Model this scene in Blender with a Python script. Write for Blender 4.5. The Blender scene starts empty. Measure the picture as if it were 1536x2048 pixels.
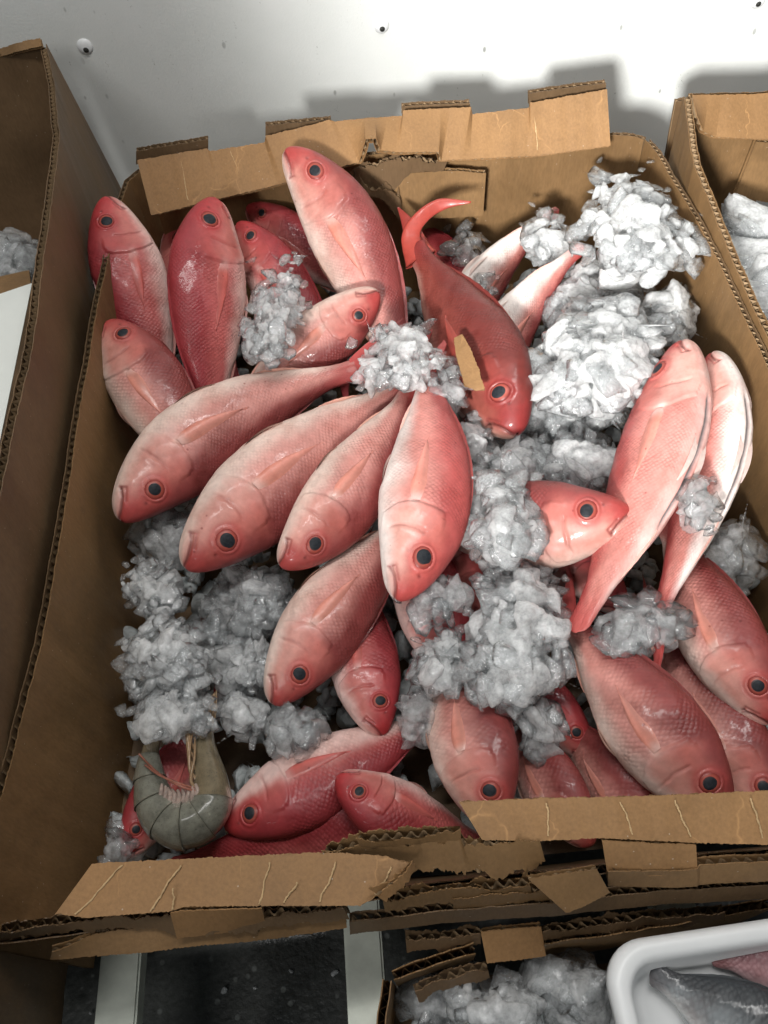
import bpy, bmesh, math, random
import numpy as np
from mathutils import Vector, Matrix

random.seed(7)
rng = np.random.default_rng(11)
scene = bpy.context.scene
COL = scene.collection

# ------------------------------------------------------------------ camera
FPX, CXP, CYP = 1640.0, 768.0, 1024.0            # focal length and centre in photo pixels (1536 x 2048)
def nrm(v):
    v = np.asarray(v, float); return v / np.linalg.norm(v)
_Y = nrm([-247, 2467, -1640.0]); _Z = -nrm([108.15, -1080, -1640.0]); _Z = nrm(_Z - _Y * np.dot(_Y, _Z)); _X = np.cross(_Y, _Z)
RC = np.stack([_X, _Y, _Z])                        # camera axes -> world
CAM = np.array([0.30, 0.0, 0.80])
cam_d = bpy.data.cameras.new('camera'); cam = bpy.data.objects.new('camera', cam_d); COL.objects.link(cam)
M4 = Matrix.Identity(4)
for i in range(3):
    for j in range(3): M4[i][j] = RC[i, j]
    M4[i][3] = CAM[i]
cam.matrix_world = M4
cam_d.sensor_fit = 'VERTICAL'; cam_d.sensor_height = 24.0; cam_d.lens = 24.0 * FPX / 2048.0
cam_d.clip_start = 0.01; cam_d.clip_end = 50
scene.camera = cam

# ------------------------------------------------------------------ light
world = bpy.data.worlds.new('World'); scene.world = world; world.use_nodes = True
bg = world.node_tree.nodes['Background']; bg.inputs[0].default_value = (0.86, 0.95, 1.0, 1); bg.inputs[1].default_value = 0.12

def lamp(kind, name, loc, target, energy, color, **kw):
    d = bpy.data.lights.new(name, kind); d.energy = energy; d.color = color
    for k, v in kw.items(): setattr(d, k, v)
    o = bpy.data.objects.new(name, d); COL.objects.link(o)
    o.location = loc
    o.rotation_euler = (Vector(target) - Vector(loc)).to_track_quat('-Z', 'Y').to_euler()
    return o
def lerp0(a, b): return a + (b - a) * .5
# low lamp in front of the boxes, beam on the back of the box and the wall
lamp('SPOT', 'door_lamp', (-0.14, -0.95, 1.05), (0.78, 1.06, 0.33), 380, (1.0, 0.99, 0.965), spot_size=math.radians(34), spot_blend=1.0, shadow_soft_size=0.12)
# two unseen overhead strips added as fill and for glints on the ice
for lx, ly, e in ((0.10, 0.40, 7.4), (0.62, 0.50, 7.0)):
    lamp('AREA', 'overhead_fill', (lx, ly, 1.70), (lerp0(lx, .35), 0.42, 0.15), e, (1.0, 0.985, 0.96), shape='RECTANGLE', size=0.09, size_y=0.9)
# broad unseen fill light added at the left front to lighten the wall
lamp('AREA', 'front_fill', (-0.45, -0.75, 1.55), (0.6, 1.0, 0.3), 6.5, (1.0, 0.985, 0.96), shape='DISK', size=0.6)

vs = scene.view_settings
vs.view_transform = 'Standard'; vs.look = 'None'; vs.exposure = 0.0; vs.gamma = 1.0; vs.use_curve_mapping = False
scene.cycles.use_denoising = True
scene.cycles.max_bounces = 6; scene.cycles.diffuse_bounces = 2; scene.cycles.glossy_bounces = 2; scene.cycles.transmission_bounces = 5; scene.cycles.transparent_max_bounces = 22
scene.cycles.use_adaptive_sampling = True; scene.cycles.adaptive_threshold = 0.05
scene.cycles.sample_clamp_indirect = 6.0
scene.cycles.blur_glossy = 0.5

# ------------------------------------------------------------------ helpers
def ray(px, py): return RC @ np.array([px - CXP, -(py - CYP), -FPX])
def at(px, py, z):
    d = ray(px, py); return CAM + d * ((z - CAM[2]) / d[2])
def aty(px, py, y):
    d = ray(px, py); return CAM + d * ((y - CAM[1]) / d[1])

def link(o, parent=None):
    COL.objects.link(o)
    if parent is not None: o.parent = parent
    return o
def empty(name, loc=(0, 0, 0)):
    o = bpy.data.objects.new(name, None); o.empty_display_size = 0.02; COL.objects.link(o); o.location = loc; return o
def tag(o, label=None, cat=None, group=None, kind=None):
    if label: o['label'] = label
    if cat: o['category'] = cat
    if group: o['group'] = group
    if kind: o['kind'] = kind
    return o
def mesh(name, v, f, smooth=True):
    me = bpy.data.meshes.new(name)
    v = np.asarray(v, np.float32)
    if isinstance(f, list):
        me.from_pydata(v.tolist(), [], f)
    else:
        k = f.shape[1]; me.vertices.add(len(v)); me.vertices.foreach_set('co', v.ravel())
        me.loops.add(f.size); me.loops.foreach_set('vertex_index', np.ascontiguousarray(f, np.int32).ravel())
        me.polygons.add(len(f)); me.polygons.foreach_set('loop_start', np.arange(0, f.size, k, dtype=np.int32))
        me.update(calc_edges=True)
    if smooth: me.polygons.foreach_set('use_smooth', [True] * len(me.polygons))
    me.update(); return me
def obj(name, me, mat, parent=None):
    o = bpy.data.objects.new(name, me)
    if mat is not None and not me.materials: me.materials.append(mat)
    link(o, parent)
    if parent is not None and parent.type == 'EMPTY':
        o.matrix_parent_inverse = Matrix.Translation(-Vector(parent.location))
    elif parent is not None and parent.parent is not None:
        pass
    return o
def grid_faces(n, m, wrap=False):
    i = np.arange(n - 1)[:, None]; j = np.arange(m if wrap else m - 1)[None, :]
    a = i * m + j; b = i * m + (j + 1) % m
    return np.stack([a, b, b + m, a + m], -1).reshape(-1, 4)
def add_color(me, name, arr):
    a = me.attributes.new(name, 'FLOAT_COLOR', 'POINT')
    arr = np.asarray(arr, float)
    if arr.shape[1] == 3: arr = np.hstack([arr, np.ones((len(arr), 1))])
    a.data.foreach_set('color', arr.astype(np.float32).ravel())
def add_float(me, name, arr):
    a = me.attributes.new(name, 'FLOAT', 'POINT'); a.data.foreach_set('value', np.asarray(arr, np.float32))
def add_vec(me, name, arr):
    a = me.attributes.new(name, 'FLOAT_VECTOR', 'POINT'); a.data.foreach_set('vector', np.asarray(arr, np.float32).ravel())
def sstep(a, b, x):
    t = np.clip((x - a) / (b - a), 0, 1); return t * t * (3 - 2 * t)
def lerp(a, b, t): return a + (b - a) * t
def resample(pts, n):
    pts = np.asarray(pts, float); d = np.r_[0, np.cumsum(np.linalg.norm(np.diff(pts, axis=0), axis=1))]
    s = np.linspace(0, d[-1], n); return np.stack([np.interp(s, d, pts[:, k]) for k in range(3)], 1)
def wob(x, seed, f=1.0):
    r = np.random.default_rng(seed); o = np.zeros_like(np.asarray(x, float))
    for k in range(5):
        o += math.pow(0.65, k) * np.sin(np.asarray(x) * f * (1.9 ** k) * r.uniform(.8, 1.2) + r.uniform(0, 6.28))
    return o / 2.2

# ------------------------------------------------------------------ materials
class NT:
    def __init__(s, name):
        s.m = bpy.data.materials.new(name); s.m.use_nodes = True; s.t = s.m.node_tree; s.t.nodes.clear()
        s.out = s.n('ShaderNodeOutputMaterial')
    def n(s, t, **kw):
        n = s.t.nodes.new(t)
        for k, v in kw.items(): setattr(n, k, v)
        return n
    def l(s, a, b): s.t.links.new(a, b)
    def put(s, sock, v):
        if hasattr(v, 'links') or isinstance(v, bpy.types.NodeSocket): s.l(v, sock)
        else: sock.default_value = v
    def attr(s, name, out='Color'):
        n = s.n('ShaderNodeAttribute', attribute_name=name); return n.outputs[out]
    def coord(s, out='Object'): return s.n('ShaderNodeTexCoord').outputs[out]
    def mapping(s, vec, scale=(1, 1, 1), rot=(0, 0, 0), loc=(0, 0, 0)):
        n = s.n('ShaderNodeMapping'); s.l(vec, n.inputs[0]); n.inputs['Scale'].default_value = scale; n.inputs['Rotation'].default_value = rot; n.inputs['Location'].default_value = loc
        return n.outputs[0]
    def noise(s, vec, scale, detail=3, rough=.55, dist=0):
        n = s.n('ShaderNodeTexNoise'); s.l(vec, n.inputs['Vector']); n.inputs['Scale'].default_value = scale; n.inputs['Detail'].default_value = detail
        n.inputs['Roughness'].default_value = rough; n.inputs['Distortion'].default_value = dist; return n.outputs['Fac']
    def voro(s, vec, scale, feature='F1', rand=1.0, out='Distance', dims='3D'):
        n = s.n('ShaderNodeTexVoronoi', feature=feature, voronoi_dimensions=dims); s.l(vec, n.inputs['Vector']); n.inputs['Scale'].default_value = scale
        n.inputs['Randomness'].default_value = rand; return n.outputs[out]
    def ramp(s, fac, stops, interp='LINEAR'):
        n = s.n('ShaderNodeValToRGB'); n.color_ramp.interpolation = interp; e = n.color_ramp.elements
        while len(e) < len(stops): e.new(0.5)
        for k, (p, c) in enumerate(stops):
            e[k].position = p; e[k].color = (c[0], c[1], c[2], 1) if hasattr(c, '__len__') else (c, c, c, 1)
        s.l(fac, n.inputs[0]); return n.outputs[0]
    def math(s, op, a, b=0.0, c=0.0, clamp=False):
        n = s.n('ShaderNodeMath', operation=op, use_clamp=clamp); s.put(n.inputs[0], a); s.put(n.inputs[1], b); s.put(n.inputs[2], c); return n.outputs[0]
    def mix(s, fac, a, b, mode='MIX'):
        n = s.n('ShaderNodeMix', data_type='RGBA', blend_type=mode)
        s.put(n.inputs[0], fac)
        for i, v in ((6, a), (7, b)):
            if isinstance(v, tuple) and len(v) == 3: v = v + (1.0,)
            s.put(n.inputs[i], v)
        return n.outputs[2]
    def bump(s, h, strength=.3, dist=.002, normal=None):
        n = s.n('ShaderNodeBump'); s.l(h, n.inputs['Height']); n.inputs['Strength'].default_value = strength; n.inputs['Distance'].default_value = dist
        if normal is not None: s.l(normal, n.inputs['Normal'])
        return n.outputs[0]
    def bsdf(s, **kw):
        n = s.n('ShaderNodeBsdfPrincipled')
        for k, v in kw.items():
            k = {'base': 'Base Color', 'rough': 'Roughness', 'normal': 'Normal', 'spec': 'Specular IOR Level', 'sss': 'Subsurface Weight', 'trans': 'Transmission Weight', 'coat': 'Coat Weight', 'coat_rough': 'Coat Roughness', 'sscale': 'Subsurface Scale', 'srad': 'Subsurface Radius', 'ior': 'IOR', 'alpha': 'Alpha', 'coat_normal': 'Coat Normal'}.get(k, k)
            if isinstance(v, tuple) and len(v) == 3 and k == 'Base Color': v = v + (1.0,)
            s.put(n.inputs[k], v)
        return n.outputs[0]
    def done(s, sh): s.l(sh, s.out.inputs[0]); return s.m

def mat_skin():
    t = NT('fish_skin'); c = t.attr('pig'); mask = t.attr('scale_mask', 'Fac'); uv = t.attr('suv', 'Vector')
    d = t.voro(t.mapping(uv, rot=(0, 0, math.radians(45)), scale=(1.0, 1.0, 1.0)), 330, rand=.34, dims='2D')   # rows of scales, about 3 mm
    edge = t.ramp(d, [(0.15, 0.0), (0.62, 1.0)])
    nz = t.noise(uv, 34, 4, .6); nz2 = t.noise(uv, 190, 3, .6)
    blot = t.ramp(nz, [(0.34, (.88, .80, .78)), (0.5, (1, 1, 1)), (0.66, (1.03, 1.05, 1.06))])
    c1 = t.mix(1.0, c, blot, 'MULTIPLY')
    sc = t.ramp(edge, [(0, (1.07, 1.06, 1.05)), (1, (0.74, 0.66, 0.66))])
    irr = t.ramp(t.noise(uv, 48, 3, .6), [(.36, .15), (.62, 1.0)])
    mask = t.math('MULTIPLY', mask, irr)
    c2 = t.mix(t.math('MULTIPLY', mask, .52), c1, t.mix(1.0, c1, sc, 'MULTIPLY'))
    c3 = t.mix(1.0, c2, t.ramp(nz2, [(0.3, .9), (0.7, 1.08)]), 'MULTIPLY')
    spt = t.math('MULTIPLY', t.ramp(t.voro(uv, 75), [(.05, .75), (.10, 0.0)]), t.ramp(t.noise(uv, 22, 2), [(.5, 0.0), (.6, 1.0)]))
    c3 = t.mix(spt, c3, t.mix(1.0, c3, (.45, .22, .22), 'MULTIPLY'))
    h = t.math('ADD', t.math('MULTIPLY', t.math('MULTIPLY', edge, -1.0), mask), t.math('MULTIPLY', nz2, .5))
    nrm_ = t.bump(h, .42, .0011)
    nrm2 = t.bump(t.noise(uv, 60, 3, .6), .25, .002)
    r = t.ramp(t.noise(uv, 55, 3), [(0.3, .38), (0.7, .60)])
    return t.done(t.bsdf(base=c3, rough=r, normal=nrm_, spec=.40, coat=t.ramp(t.noise(uv, 40, 4, .65), [(.42, .04), (.62, .33)]), coat_rough=.13, coat_normal=nrm2))

def mat_eye():
    t = NT('fish_eye'); return t.done(t.bsdf(base=t.attr('pig'), rough=.42, spec=.3, coat=.12, coat_rough=.3))
def mat_pupil():
    t = NT('fish_pupil'); n = t.noise(t.coord(), 400, 2)
    return t.done(t.bsdf(base=t.ramp(n, [(.3, (.012, .014, .018)), (.7, (.024, .028, .034))]), rough=.55, spec=.25))

def mat_ice(name, frost_lo, frost_hi, tint=(.985, .995, .998)):
    """clear ice full of cracks and air: part of the light goes straight through, part is bent, part scattered white"""
    t = NT(name); geo = t.n('ShaderNodeNewGeometry').outputs['Position']
    n1 = t.noise(geo, 110, 5, .7); n2 = t.noise(geo, 330, 4, .65); v = t.voro(geo, 170, rand=1)
    h = t.math('ADD', t.math('MULTIPLY', n2, .5), t.math('MULTIPLY', v, .7))
    nn = t.bump(h, .8, .0018)
    tp = t.n('ShaderNodeBsdfTransparent'); tp.inputs[0].default_value = tint + (1,)
    gl = t.n('ShaderNodeBsdfRefraction'); gl.inputs['Color'].default_value = tint + (1,); gl.inputs['Roughness'].default_value = .05; gl.inputs['IOR'].default_value = 1.12; t.l(nn, gl.inputs['Normal'])
    m0 = t.n('ShaderNodeMixShader'); m0.inputs[0].default_value = .18; t.l(tp.outputs[0], m0.inputs[1]); t.l(gl.outputs[0], m0.inputs[2])
    df = t.n('ShaderNodeBsdfDiffuse'); df.inputs[0].default_value = (.95, .965, .97, 1); t.l(nn, df.inputs['Normal'])
    tr = t.n('ShaderNodeBsdfTranslucent'); tr.inputs[0].default_value = (.96, .975, .98, 1); t.l(nn, tr.inputs['Normal'])
    m1 = t.n('ShaderNodeMixShader'); m1.inputs[0].default_value = .42; t.l(df.outputs[0], m1.inputs[1]); t.l(tr.outputs[0], m1.inputs[2])
    f = t.ramp(n1, [(.34, frost_lo), (.66, frost_hi)])
    m2 = t.n('ShaderNodeMixShader'); t.l(f, m2.inputs[0]); t.l(m0.outputs[0], m2.inputs[1]); t.l(m1.outputs[0], m2.inputs[2])
    gs = t.n('ShaderNodeBsdfGlossy'); gs.inputs['Color'].default_value = (1, 1, 1, 1); gs.inputs['Roughness'].default_value = .09; t.l(nn, gs.inputs['Normal'])
    fr = t.n('ShaderNodeFresnel'); fr.inputs[0].default_value = 1.2; t.l(nn, fr.inputs['Normal'])
    m3 = t.n('ShaderNodeMixShader'); t.l(t.math('ADD', fr.outputs[0], .05), m3.inputs[0]); t.l(m2.outputs[0], m3.inputs[1]); t.l(gs.outputs[0], m3.inputs[2])
    return t.done(m3.outputs[0])

def mat_icemass(name, lo, hi):
    t = NT(name); geo = t.n('ShaderNodeNewGeometry').outputs['Position']
    n1 = t.noise(geo, 90, 5, .7); n2 = t.noise(geo, 330, 4, .65); v = t.voro(geo, 170, rand=1)
    h = t.math('ADD', t.math('MULTIPLY', n2, .4), t.math('MULTIPLY', v, .6))
    nn = t.bump(h, .6, .0016)
    df = t.bsdf(base=(.90, .915, .915), rough=.07, normal=nn, spec=.7, sss=1.0, sscale=.014, srad=(1.0, 1.0, 1.0))
    tp = t.n('ShaderNodeBsdfTransparent'); tp.inputs[0].default_value = (.99, .997, 1, 1)
    gl = t.n('ShaderNodeBsdfRefraction'); gl.inputs['Roughness'].default_value = .08; gl.inputs['IOR'].default_value = 1.15; t.l(nn, gl.inputs['Normal'])
    m0 = t.n('ShaderNodeMixShader'); m0.inputs[0].default_value = .2; t.l(tp.outputs[0], m0.inputs[1]); t.l(gl.outputs[0], m0.inputs[2])
    m2 = t.n('ShaderNodeMixShader'); t.l(t.ramp(n1, [(.34, lo), (.64, hi)]), m2.inputs[0]); t.l(m0.outputs[0], m2.inputs[1]); t.l(df, m2.inputs[2])
    return t.done(m2.outputs[0])

def mat_card(name, base=(.30, .165, .070), dark=.72, rough=.62, cracks=True, wet=0.0):
    t = NT(name); p = t.n('ShaderNodeNewGeometry').outputs['Position']
    n1 = t.noise(p, 7, 4, .6, .4); n2 = t.noise(t.mapping(p, scale=(1, 1, .25)), 420, 3, .6); n3 = t.noise(p, 42, 4, .7)
    b = np.array(base)
    c = t.ramp(n1, [(.3, tuple(b * dark)), (.62, tuple(b * 1.05))])
    c = t.mix(1.0, c, t.ramp(n2, [(.3, .88), (.7, 1.1)]), 'MULTIPLY')
    c = t.mix(t.ramp(n3, [(.60, 0.0), (.74, .35)]), c, tuple(b * .55))
    if cracks:
        w = t.n('ShaderNodeVectorMath', operation='ADD'); t.l(p, w.inputs[0])
        nv = t.n('ShaderNodeTexNoise'); t.l(p, nv.inputs['Vector']); nv.inputs['Scale'].default_value = 22; nv.inputs['Detail'].default_value = 4
        sc = t.n('ShaderNodeVectorMath', operation='SCALE'); t.l(nv.outputs['Color'], sc.inputs[0]); sc.inputs['Scale'].default_value = .05; t.l(sc.outputs[0], w.inputs[1])
        e = t.voro(t.mapping(w.outputs[0], scale=(1, .35, .35)), 15, 'DISTANCE_TO_EDGE')
        k = t.math('MULTIPLY', t.ramp(e, [(.0, .9), (.009, 0.0)]), t.ramp(t.noise(p, 30, 3), [(.46, 0), (.6, .75)]))
        c = t.mix(k, c, tuple(np.minimum(b * 1.7, .75)))
    sp = t.voro(p, 95); c = t.mix(t.ramp(sp, [(.035, .7), (.06, 0.0)]), c, (.5, .42, .34))
    h = t.math('ADD', t.math('MULTIPLY', n2, .3), t.math('MULTIPLY', n3, .8))
    return t.done(t.bsdf(base=c, rough=t.ramp(n1, [(.3, rough - .12), (.7, rough + .1)]), normal=t.bump(h, .3, .0016), spec=.3))

def mat_plain(name, base, rough=.5, nscale=60, var=.12, bump=.1, spec=.4, bdist=.001, **kw):
    t = NT(name); p = t.n('ShaderNodeNewGeometry').outputs['Position']; n = t.noise(p, nscale, 4, .6)
    b = np.array(base); c = t.ramp(n, [(.3, tuple(b * (1 - var))), (.7, tuple(b * (1 + var)))])
    return t.done(t.bsdf(base=c, rough=rough, spec=spec, normal=t.bump(n, bump, bdist), **kw))

def mat_wall():
    t = NT('white_panel'); p = t.n('ShaderNodeNewGeometry').outputs['Position']
    peb = t.noise(p, 330, 3, .6); n1 = t.noise(p, 4, 4, .6)
    c = t.ramp(n1, [(.3, (.70, .72, .69)), (.7, (.80, .81, .79))])
    spk = t.voro(t.mapping(p, scale=(1, 1, .55)), 26); m1 = t.ramp(spk, [(.045, 1.0), (.075, 0.0)])
    c = t.mix(t.math('MULTIPLY', m1, t.ramp(t.noise(p, 15, 2), [(.45, 0), (.62, .8)])), c, (.10, .105, .09))
    dr = t.noise(t.mapping(p, scale=(26, 26, 3.0)), 3.0, 4, .75)
    sp2 = t.ramp(t.noise(p, 380, 2, .6), [(.60, 0.0), (.68, 1.0)])
    c = t.mix(t.math('MULTIPLY', t.math('MULTIPLY', t.ramp(dr, [(.60, 0.0), (.70, .8)]), sp2), .8), c, (.16, .16, .13))
    return t.done(t.bsdf(base=c, rough=.38, spec=.4, normal=t.bump(peb, .16, .0018)))

def mat_floor():
    t = NT('dark_floor'); p = t.n('ShaderNodeNewGeometry').outputs['Position']
    n = t.noise(p, 9, 4, .6); v = t.voro(p, 48); v2 = t.noise(p, 150, 3)
    c = t.ramp(n, [(.35, (.025, .027, .025)), (.7, (.065, .07, .064))])
    c = t.mix(t.ramp(v, [(.10, .9), (.16, 0.0)]), c, (.16, .17, .16))
    c = t.mix(1.0, c, t.ramp(v2, [(.3, .7), (.7, 1.3)]), 'MULTIPLY')
    return t.done(t.bsdf(base=c, rough=t.ramp(n, [(.4, .25), (.6, .6)]), normal=t.bump(v2, .4, .002)))

SKIN = mat_skin(); EYE = mat_eye(); PUPIL = mat_pupil()
IM = {'w': mat_icemass('white_ice_mass', .34, .72), 'm': mat_icemass('ice_mass', .26, .62), 'c': mat_icemass('clear_ice_mass', .12, .36)}
ICE = mat_ice('crushed_ice', .09, .38); ICE_W = mat_ice('white_crushed_ice', .26, .80); ICE_C = mat_ice('clear_ice', .04, .22)
ICE_B = mat_plain('packed_ice', (.50, .53, .53), .3, 160, .25, .5, .5, .003)
CARD = mat_card('cardboard'); CARD_D = mat_card('dark_cardboard', base=(.17, .105, .055), dark=.6, rough=.5, cracks=False)  # the second one is a darker, smoother brown
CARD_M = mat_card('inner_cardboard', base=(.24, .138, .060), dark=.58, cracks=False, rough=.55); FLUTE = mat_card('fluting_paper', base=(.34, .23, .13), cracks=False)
WALL = mat_wall(); FLOOR = mat_floor()
PALE = mat_plain('pale_slat', (.72, .76, .67), .55, 40, .12, .2)
WHITE = mat_plain('white_plastic', (.80, .81, .81), .35, 20, .03, .05)
SHEET = mat_plain('white_sheet', (.74, .76, .72), .5, 12, .05, .1)

# ------------------------------------------------------------------ the setting
YW = 1.12
def quad(name, pts, mat, parent=None):
    return obj(name, mesh(name, pts, [[0, 1, 2, 3]], False), mat, parent)
w = quad('wall', [(-1.6, YW, -.3), (2.2, YW, -.3), (2.2, YW, 1.6), (-1.6, YW, 1.6)], WALL)
tag(w, 'white pebbled wall panel with round rivets behind the boxes', 'wall', kind='structure')
fl = quad('floor', [(-1.6, -1.2, -.14), (2.2, -1.2, -.14), (2.2, YW, -.14), (-1.6, YW, -.14)], FLOOR)
tag(fl, 'dark wet floor with bits of ice', 'floor', kind='structure')

def lathe(name, prof, n, mat, parent, M):
    prof = np.array(prof); a = np.linspace(0, 2 * np.pi, n, endpoint=False)
    v = np.stack([prof[:, 0][:, None] * np.cos(a), prof[:, 0][:, None] * np.sin(a), np.repeat(prof[:, 1][:, None], n, 1)], -1).reshape(-1, 3)
    f = grid_faces(len(prof), n, True)
    v = (np.array(M.to_3x3()) @ v.T).T + np.array(M.translation)
    return obj(name, mesh(name, v, f), mat, parent)
DARKHOLE = mat_plain('rivet_hole', (.025, .025, .022), .6)
for px, py in ((170, 93), (763, 51), (1516, 1)):
    p = aty(px, py, YW)
    Mw = Matrix.Translation(Vector(p)) @ Matrix.Rotation(math.radians(90), 4, 'X')
    r = lathe('rivet', [(.0002, .0035), (.004, .0034), (.0075, .0024), (.0098, .0008), (.0104, -.0005)], 28, WHITE, w, Mw)
    h = lathe('rivet_hole', [(.0001, .0044), (.0030, .0043), (.0036, .0032)], 16, DARKHOLE, r, Matrix.Translation(Vector(p) + Vector((.0006, 0, -.003))) @ Matrix.Rotation(math.radians(90), 4, 'X'))

# pallet slats the boxes stand on
def box_mesh(name, lo, hi, bev=.002, seed=0):
    bm = bmesh.new(); bmesh.ops.create_cube(bm, size=1.0)
    for v in bm.verts: v.co = Vector([lerp(lo[k], hi[k], v.co[k] + .5) for k in range(3)])
    bmesh.ops.bevel(bm, geom=bm.edges[:], offset=bev, segments=2, affect='EDGES')
    me = bpy.data.meshes.new(name); bm.to_mesh(me); bm.free(); return me
def slat(xa, xb, label):
    o = obj('pallet_slat', box_mesh('slat', (xa, -.6, -.022), (xb, 1.05, -.001)), PALE)
    tag(o, label, 'slat', 'pallet slats under the boxes')
pa = at(198, 1930, 0)[0]; pb = at(279, 1930, 0)[0]; slat(pa, pb, 'pale grey slat under the left front of the box')
pa = at(690, 1930, 0)[0]; pb = at(767, 1930, 0)[0]; slat(pa, pb, 'pale grey slat beside the lower box of ice')
slat(.50, .537, 'pale grey slat hidden under the lower box of ice')

# ------------------------------------------------------------------ corrugated cardboard
def panel(parent, name, top, bot, th=.006, pitch=.0085, mat=None, mat_out=None, rough=.0005, seed=0, flip=False, rows=6, bulge=0.0, smooth_v=True):
    """two paper liners with a wavy sheet between them; top/bot are polylines of 3D points running the same way"""
    r = np.random.default_rng(seed + 100)
    top = np.asarray(top, float); bot = np.asarray(bot, float)
    L = max(np.linalg.norm(np.diff(top, axis=0), axis=1).sum(), .01)
    n = int(max(16, L / pitch * 8)); T = resample(top, n); B = resample(bot, n)
    s = np.linspace(0, L, n); vv = np.linspace(0, 1, rows)
    P = T[:, None] * (1 - vv)[None, :, None] + B[:, None] * vv[None, :, None]
    tu = np.gradient(P, axis=0); tv = np.gradient(P, axis=1) if rows > 1 else (B - T)[:, None]
    N = np.cross(tu, tv); N /= (np.linalg.norm(N, axis=-1, keepdims=True) + 1e-9)
    # smooth the normals along the panel
    k = np.ones(25) / 25
    for c in range(3):
        for j in range(rows): N[:, j, c] = np.convolve(np.pad(N[:, j, c], 12, 'edge'), k, 'valid')
    N /= (np.linalg.norm(N, axis=-1, keepdims=True) + 1e-9)
    if flip: N = -N
    if bulge: P = P + N * (bulge * np.sin(np.pi * vv)[None, :, None] * (np.sin(np.pi * s / L) ** .5)[:, None, None])
    P = P + N * ((wob(s * 28, seed, 1)[:, None] + .6 * wob(s * 15, seed + 50, 1)[:, None] * vv[None, :])[..., None] * .0011)
    dv = tv / (np.linalg.norm(tv, axis=-1, keepdims=True) + 1e-9)
    outs = []
    lt = .0008
    for nm, off, m in (('liner', 0.0, mat or CARD), ('liner', -th, mat_out or mat or CARD)):
        e = rough * (r.normal(size=n) * .5 + wob(s * 240, seed + 3 + int(abs(off) * 1e5), 1))
        Q = P.copy(); k7 = np.ones(9) / 3.0
        e2 = rough * (r.normal(size=n) * .5 + (2.4 * np.convolve(np.pad(r.normal(size=n), 4, 'edge'), k7, 'valid') if rough > .0008 else 0))
        if rough > .0008: e = e * .5 + rough * 2.2 * np.convolve(np.pad(r.normal(size=n), 4, 'edge'), k7, 'valid')
        Q[:, 0] += dv[:, 0] * e[:, None]; Q[:, -1] -= dv[:, -1] * e2[:, None]
        a = Q + N * off; b = Q + N * (off - lt)
        V = np.concatenate([a.reshape(-1, 3), b.reshape(-1, 3)])
        f = grid_faces(n, rows); nv = n * rows
        F = [list(q) for q in f] + [list(q[::-1] + nv) for q in f]
        for i in range(n - 1):
            x0, x1 = i * rows, (i + 1) * rows
            F.append([x0, x1, x1 + nv, x0 + nv][::-1]); y0, y1 = x0 + rows - 1, x1 + rows - 1
            F.append([y0, y1, y1 + nv, y0 + nv])
        for j in range(rows - 1):
            F.append([j, j + 1, j + 1 + nv, j + nv]); q = (n - 1) * rows + j; F.append([q, q + nv, q + 1 + nv, q + 1])
        outs.append((nm, V, F, m))
    off = -lt - (th - 2 * lt) * (.5 + .5 * np.sin(2 * np.pi * s / pitch))
    Q = P.copy(); Q[:, 0] += dv[:, 0] * .0006; Q[:, -1] -= dv[:, -1] * .0006
    W = Q + N * off[:, None, None]
    outs.append(('fluting', W.reshape(-1, 3), grid_faces(n, rows), FLUTE))
    first = None
    for nm, V, F, m in outs:
        me = mesh(nm, V, F, nm == 'fluting')
        if first is None:
            first = obj(name, me, m, parent)
        else:
            o = bpy.data.objects.new(nm, me); me.materials.append(m); link(o, first)
    return first

def pz(pts, z):            # pixels -> points on the level z (or own z as third entry)
    return [at(p[0], p[1], p[2] if len(p) > 2 else z) for p in pts]
def py_(pts, y): return [aty(p[0], p[1], p[2] if len(p) > 2 else y) for p in pts]
def drop(pts, z, dx=0, dy=0): return [np.array([p[0] + dx, p[1] + dy, z]) for p in pts]

# ---- the box of fish
BOX = empty('cardboard_box', (.345, .5, 0)); tag(BOX, 'open brown cardboard box full of red fish and ice', 'box')
lt_ = pz([(285, 340), (258, 362), (243, 400), (190, 640), (130, 1020), (85, 1290), (0, 1600)], .21) + [np.array([-.002, .085, .205])]
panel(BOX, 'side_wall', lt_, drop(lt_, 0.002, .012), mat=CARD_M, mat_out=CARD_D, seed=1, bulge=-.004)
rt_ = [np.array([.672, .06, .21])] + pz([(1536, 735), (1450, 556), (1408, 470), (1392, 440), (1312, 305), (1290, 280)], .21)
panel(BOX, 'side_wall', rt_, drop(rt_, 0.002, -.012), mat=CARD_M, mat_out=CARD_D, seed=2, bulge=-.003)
bt_ = pz([(1288, 279), (1262, 272), (1230, 270), (1000, 292), (600, 320), (290, 345)], .212)
panel(BOX, 'back_wall', bt_, drop(bt_, 0.002, 0, -.008), mat=CARD_M, mat_out=CARD_D, seed=3)
strip_t = py_([(1214, 178), (1060, 205), (1058, 216), (945, 228), (942, 214), (806, 220), (804, 230), (670, 243), (660, 240), (531, 272), (529, 284), (420, 302), (414, 297), (274, 320)], .905)
strip_b = py_([(1221, 291), (1068, 312), (883, 321), (878, 304), (800, 304), (762, 300), (752, 276), (731, 279), (719, 324), (560, 368), (428, 400), (302, 431)], .862)
panel(BOX, 'folded_rim', strip_t, strip_b, mat=CARD, seed=4, th=.0055, rows=8)
for k, (a, b, h) in enumerate([((1212, 166), (1058, 187), 26), ((940, 206), (804, 213), 20), ((662, 239), (531, 251), 24), ((416, 279), (272, 303), 26)]):
    panel(BOX, 'rim_tab', py_([a, b], .918), py_([(a[0], a[1] + h), (b[0], b[1] + h)], .918), mat=CARD_D, seed=20 + k, th=.007)
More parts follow.
